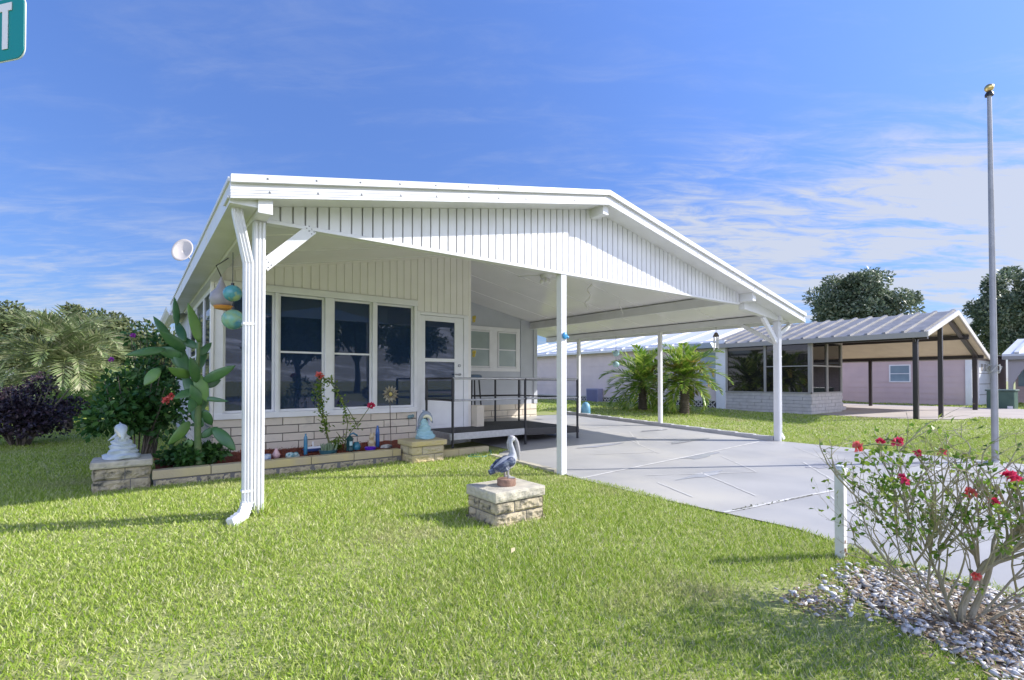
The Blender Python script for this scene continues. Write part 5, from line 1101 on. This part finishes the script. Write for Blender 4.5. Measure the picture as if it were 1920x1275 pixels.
# pink house beyond
n2 = thing('pink_house', 'dusty pink house with lap siding and one small window behind the metal carport', 'house', (30, 8, .13))
m = MB(); m.box(27.03, 34, 4.95, 16, .1, 2.2); lapX(m, 27.02, 5.12, 16, .13, 2.12, .24, .02); m.build('wall', PINK, n2)
m = MB(); m.box(26.96, 27.05, 4.92, 5.12, .1, 2.2); m.box(26.9, 27.06, 4.9, 16, 2.10, 2.22); m.build('trim', WHITE2, n2)
windowX(6.92, 7.7, 1.08, 1.86, 27.0, 1.46, GLASS2, n2, .05)
SHING = mat('brown shingles', (.16, .125, .11), .9, (.11, .09, .085), 9, bump=.5, bsc=20)
m = MB(); m.add([(26.7, 4.5, 2.2), (34.4, 4.5, 2.2), (34.4, 16.4, 2.2), (26.7, 16.4, 2.2), (30.5, 7.5, 3.05), (30.5, 13.5, 3.05)], [(0, 1, 4), (1, 2, 5, 4), (2, 3, 5), (3, 0, 4, 5), (0, 3, 2, 1)]); m.build('roof', SHING, n2)
m = MB(); m.box(28.0, 30.4, 4.88, 4.948, .14, 2.0); gd = m.build('garage_door', WHITE2, n2)
m = MB()
for zz in (.55, 1.0, 1.45): m.box(28.02, 30.38, 4.868, 4.879, zz, zz + .03)
for xx in (28.3, 28.9, 29.5): m.box(xx, xx + .4, 4.868, 4.879, 1.56, 1.86)
m.build('panel_line', GTRIM, gd)
# house at the far right edge
n3 = thing('awning_house', 'far pale brick house with white ribbed awning and teal door at the right edge', 'house', (32, 3, .13))
m = MB(); bricks(m, 'y', -8, 4.3, 31.6, .1, 2.4, course=.16, length=.6, seed=41); m.box(31.64, 38, -8, 4.3, .1, 2.42); m.build('wall', [PINK, LIL], n3)
m = MB(); m.add([(29.4, -8.2, 2.28), (29.4, 4.4, 2.28), (33, 4.4, 3.1), (33, -8.2, 3.1), (29.4, -8.2, 2.18), (29.4, 4.4, 2.18), (33, 4.4, 3.0), (33, -8.2, 3.0)], [(0, 1, 2, 3), (4, 7, 6, 5), (0, 4, 5, 1), (1, 5, 6, 2), (2, 6, 7, 3), (3, 7, 4, 0)])
for k in range(24): y = -8 + k*.52; m.beam((29.4, y, 2.33), (33, y, 3.15), .16, .07)
m.build('awning_roof', WHITE, n3)
m = MB(); m.add([(33, -8.2, 3.1), (33, 4.4, 3.1), (38.4, 4.4, 2.3), (38.4, -8.2, 2.3), (33, -8.2, 3.0), (33, 4.4, 3.0), (38.4, 4.4, 2.2), (38.4, -8.2, 2.2)], [(0, 1, 2, 3), (4, 7, 6, 5), (0, 4, 5, 1), (1, 5, 6, 2), (2, 6, 7, 3), (3, 7, 4, 0)]); m.build('roof', SHING, n3)
m = MB(); m.box(29.38, 29.46, -8.2, 4.4, 2.04, 2.19); m.build('awning_fascia', GTRIM, n3)
m = MB(); m.prismX([(4.25, .2), (4.25, 2.1), (3.5, 2.1), (3.72, 1.75), (3.95, 1.35), (4.1, 1.0), (4.14, .2)], 29.6, 29.72); m.build('arch_bracket', mat('lilac stucco', (.42, .38, .40), .7), n3)
m = MB(); m.box(31.54, 31.575, 2.6, 3.75, .2, 2.0); m.build('door', mat('teal door paint', (.02, .16, .24), .4), n3)
m = MB(); m.box(31.54, 31.57, 3.9, 4.2, .9, 2.0); m.build('window', GLASS2, n3)
ub = thing('transformer_box', 'green utility transformer box on the lawn behind the flagpole', 'utility box', (24.9, 3.75, .13))
m = MB(); m.box(24.6, 25.3, 3.38, 4.1, .08, .78); m.build('box_body', mat('utility green', (.05, .10, .08), .5, (.07, .13, .10), 3), ub, bevel=.02)
m = MB(); m.box(24.56, 25.34, 3.34, 4.14, .78, .84); m.build('lid', mat('utility green lid', (.10, .15, .13), .5), ub, bevel=.02)
m = MB(); m.box(24.588, 24.6, 3.42, 3.56, .15, .26); m.build('label_plate', WHITE2, ub)
# neighbour drive
DRV = [(16.45, 4.4), (17.0, 3.75), (18.0, 3.1), (19.0, 2.3), (19.3, -4), (19.3, -25), (24.6, -25), (24.6, 9.3), (18.87, 9.3), (18.87, 6.6), (16.5, 6.5)]
m = MB(); m.add([(x, y, gz(x, max(-20, y)) + .012) for x, y in DRV], [tuple(range(len(DRV)))])
tag(m.build('neighbour_driveway', mat('pinkish concrete', (.44, .39, .35), .85, (.38, .33, .30), 1.2)), kind='structure')

# ------------------------------------------------------------ trees
def ray_xy(px, t): r = (px - 960)/937.06; return (r*.7983 + .6023)*t, (-r*.6023 + .7983)*t
G1 = 'evergreen oaks behind the houses'; G2 = 'trees far behind the pindo palm'
x, y = ray_xy(1612, 40); tree('big dark green oak rising behind the grey metal carport roof', (x, y, 0), 10.1, (4.5, 4.5, 3.6), 2.4, L_OAK, 26000, .27, 101, G1, name='oak_tree', clumps=84, cr=.85)
x, y = ray_xy(1945, 36); tree('dark green oak at the right edge behind the flagpole', (x, y, 0), 10.2, (4.9, 4.9, 4.4), 2.4, L_OAK, 27000, .27, 102, G1, name='oak_tree', clumps=90, cr=.9)
for i, (px, top, t_, rx, lab) in enumerate([(-30, 566, 33, 2.8, 'leftmost olive tree on the skyline'), (35, 560, 31, 2.3, 'rounded olive tree left of the pindo palm crown'), (140, 556, 34, 2.6, 'taller olive tree directly behind the pindo palm crown'), (205, 582, 32, 2.0, 'sloping olive tree right of the pindo palm crown'), (262, 606, 30, 2.1, 'lower olive tree behind the tall shrub and the house'), (330, 615, 36, 2.6, 'olive tree mostly hidden behind the house roof edge'), (480, 620, 48, 3.6, 'far olive tree wholly behind the house'), (640, 620, 50, 3.8, 'farthest olive tree behind the house')]):
    x, y = ray_xy(px, t_); h = (709 - top)/937*t_ + CAMZ; tree(lab, (x, y, 0), h, (rx, rx, h*.42), h*.3, L_OLIVE, 8500, .26, 110 + i, G2, name='olive_tree', clumps=34, cr=.8)
for i, (px, t_, h, r, lab) in enumerate([(-20, 19, 1.5, 1.6, 'low tan green shrub at the far left edge'), (60, 24, 2.1, 2.2, 'wide low olive shrub left of the pindo palm trunk'), (190, 24, 2.0, 2.0, 'low olive shrub right of the pindo palm trunk'), (255, 21, 1.7, 1.6, 'low green shrub beside the house corner'), (310, 25, 2.0, 2.0, 'low olive shrub half hidden behind the house')]):
    x, y = ray_xy(px, t_); bush('background_shrub', lab, 'shrub', (x, y, h*.5), (r, r, h*.5), 4200, .14, L_OLIVE if i != 3 else L_BRIGHT, 130 + i, 22, .5, 8, .5, group='shrubs beyond the side lawn', flat=.9, stemr=.03)
for i, (x, y, h, r, lab) in enumerate([(9, -21, 8, 3.4, 'oak across the street behind the viewer'), (15, -26, 10, 4.0, 'tall oak across the street behind the viewer'), (23, -31, 9, 3.8, 'wide oak further along the street behind the viewer'), (2, -27, 7, 3.2, 'small oak across the street to the left'), (33, -34, 10, 4.2, 'far oak at the end of the street')]):
    tree(lab, (x, y, 0), h, (r, r, h*.4), h*.28, L_OAK, 5000, .40, 150 + i, 'oaks across the street', name='oak_tree', clumps=30, cr=1.0)

# ------------------------------------------------------------ chairs inside the glazed porch
WICK = mat('pale painted chair', (.55, .52, .48), .6, (.48, .45, .42), 8)
def chair(label, x, y, rz_):
    t = thing('porch_chair', label, 'chair', (0, 0, 0), 'chairs inside the porch')
    m = MB(); m.box(-.25, .25, -.24, .24, .40, .45); m.build('seat', WICK, t, bevel=.01)
    m = MB()
    for k in range(7): m.beam((-.22 + k*.073, .22, .45), (-.22 + k*.073, .36, 1.08), .035, .018, (0, 1, 0))
    m.beam((-.25, .36, 1.10), (.25, .36, 1.10), .05, .06); m.build('backrest', WICK, t)
    for sx in (-1, 1):
        for y0 in (-.22, .22): MB().beam((sx*.24, y0, .0), (sx*.23, y0, .62 if y0 < 0 else .45), .04, .04, (0, 1, 0)).build('leg', WICK, t)
        MB().beam((sx*.25, -.26, .63), (sx*.25, .27, .66), .06, .025).build('armrest', WICK, t)
    t.location = (x, y, .305); t.rotation_euler = (0, 0, rz_)
chair('slatted chair inside the porch behind the left corner window', 1.35, 9.0, R(150))
chair('slatted chair inside the porch behind the middle windows', 2.6, 9.3, R(-170))
chair('slatted chair inside the porch near the door', 4.0, 9.6, R(-130))
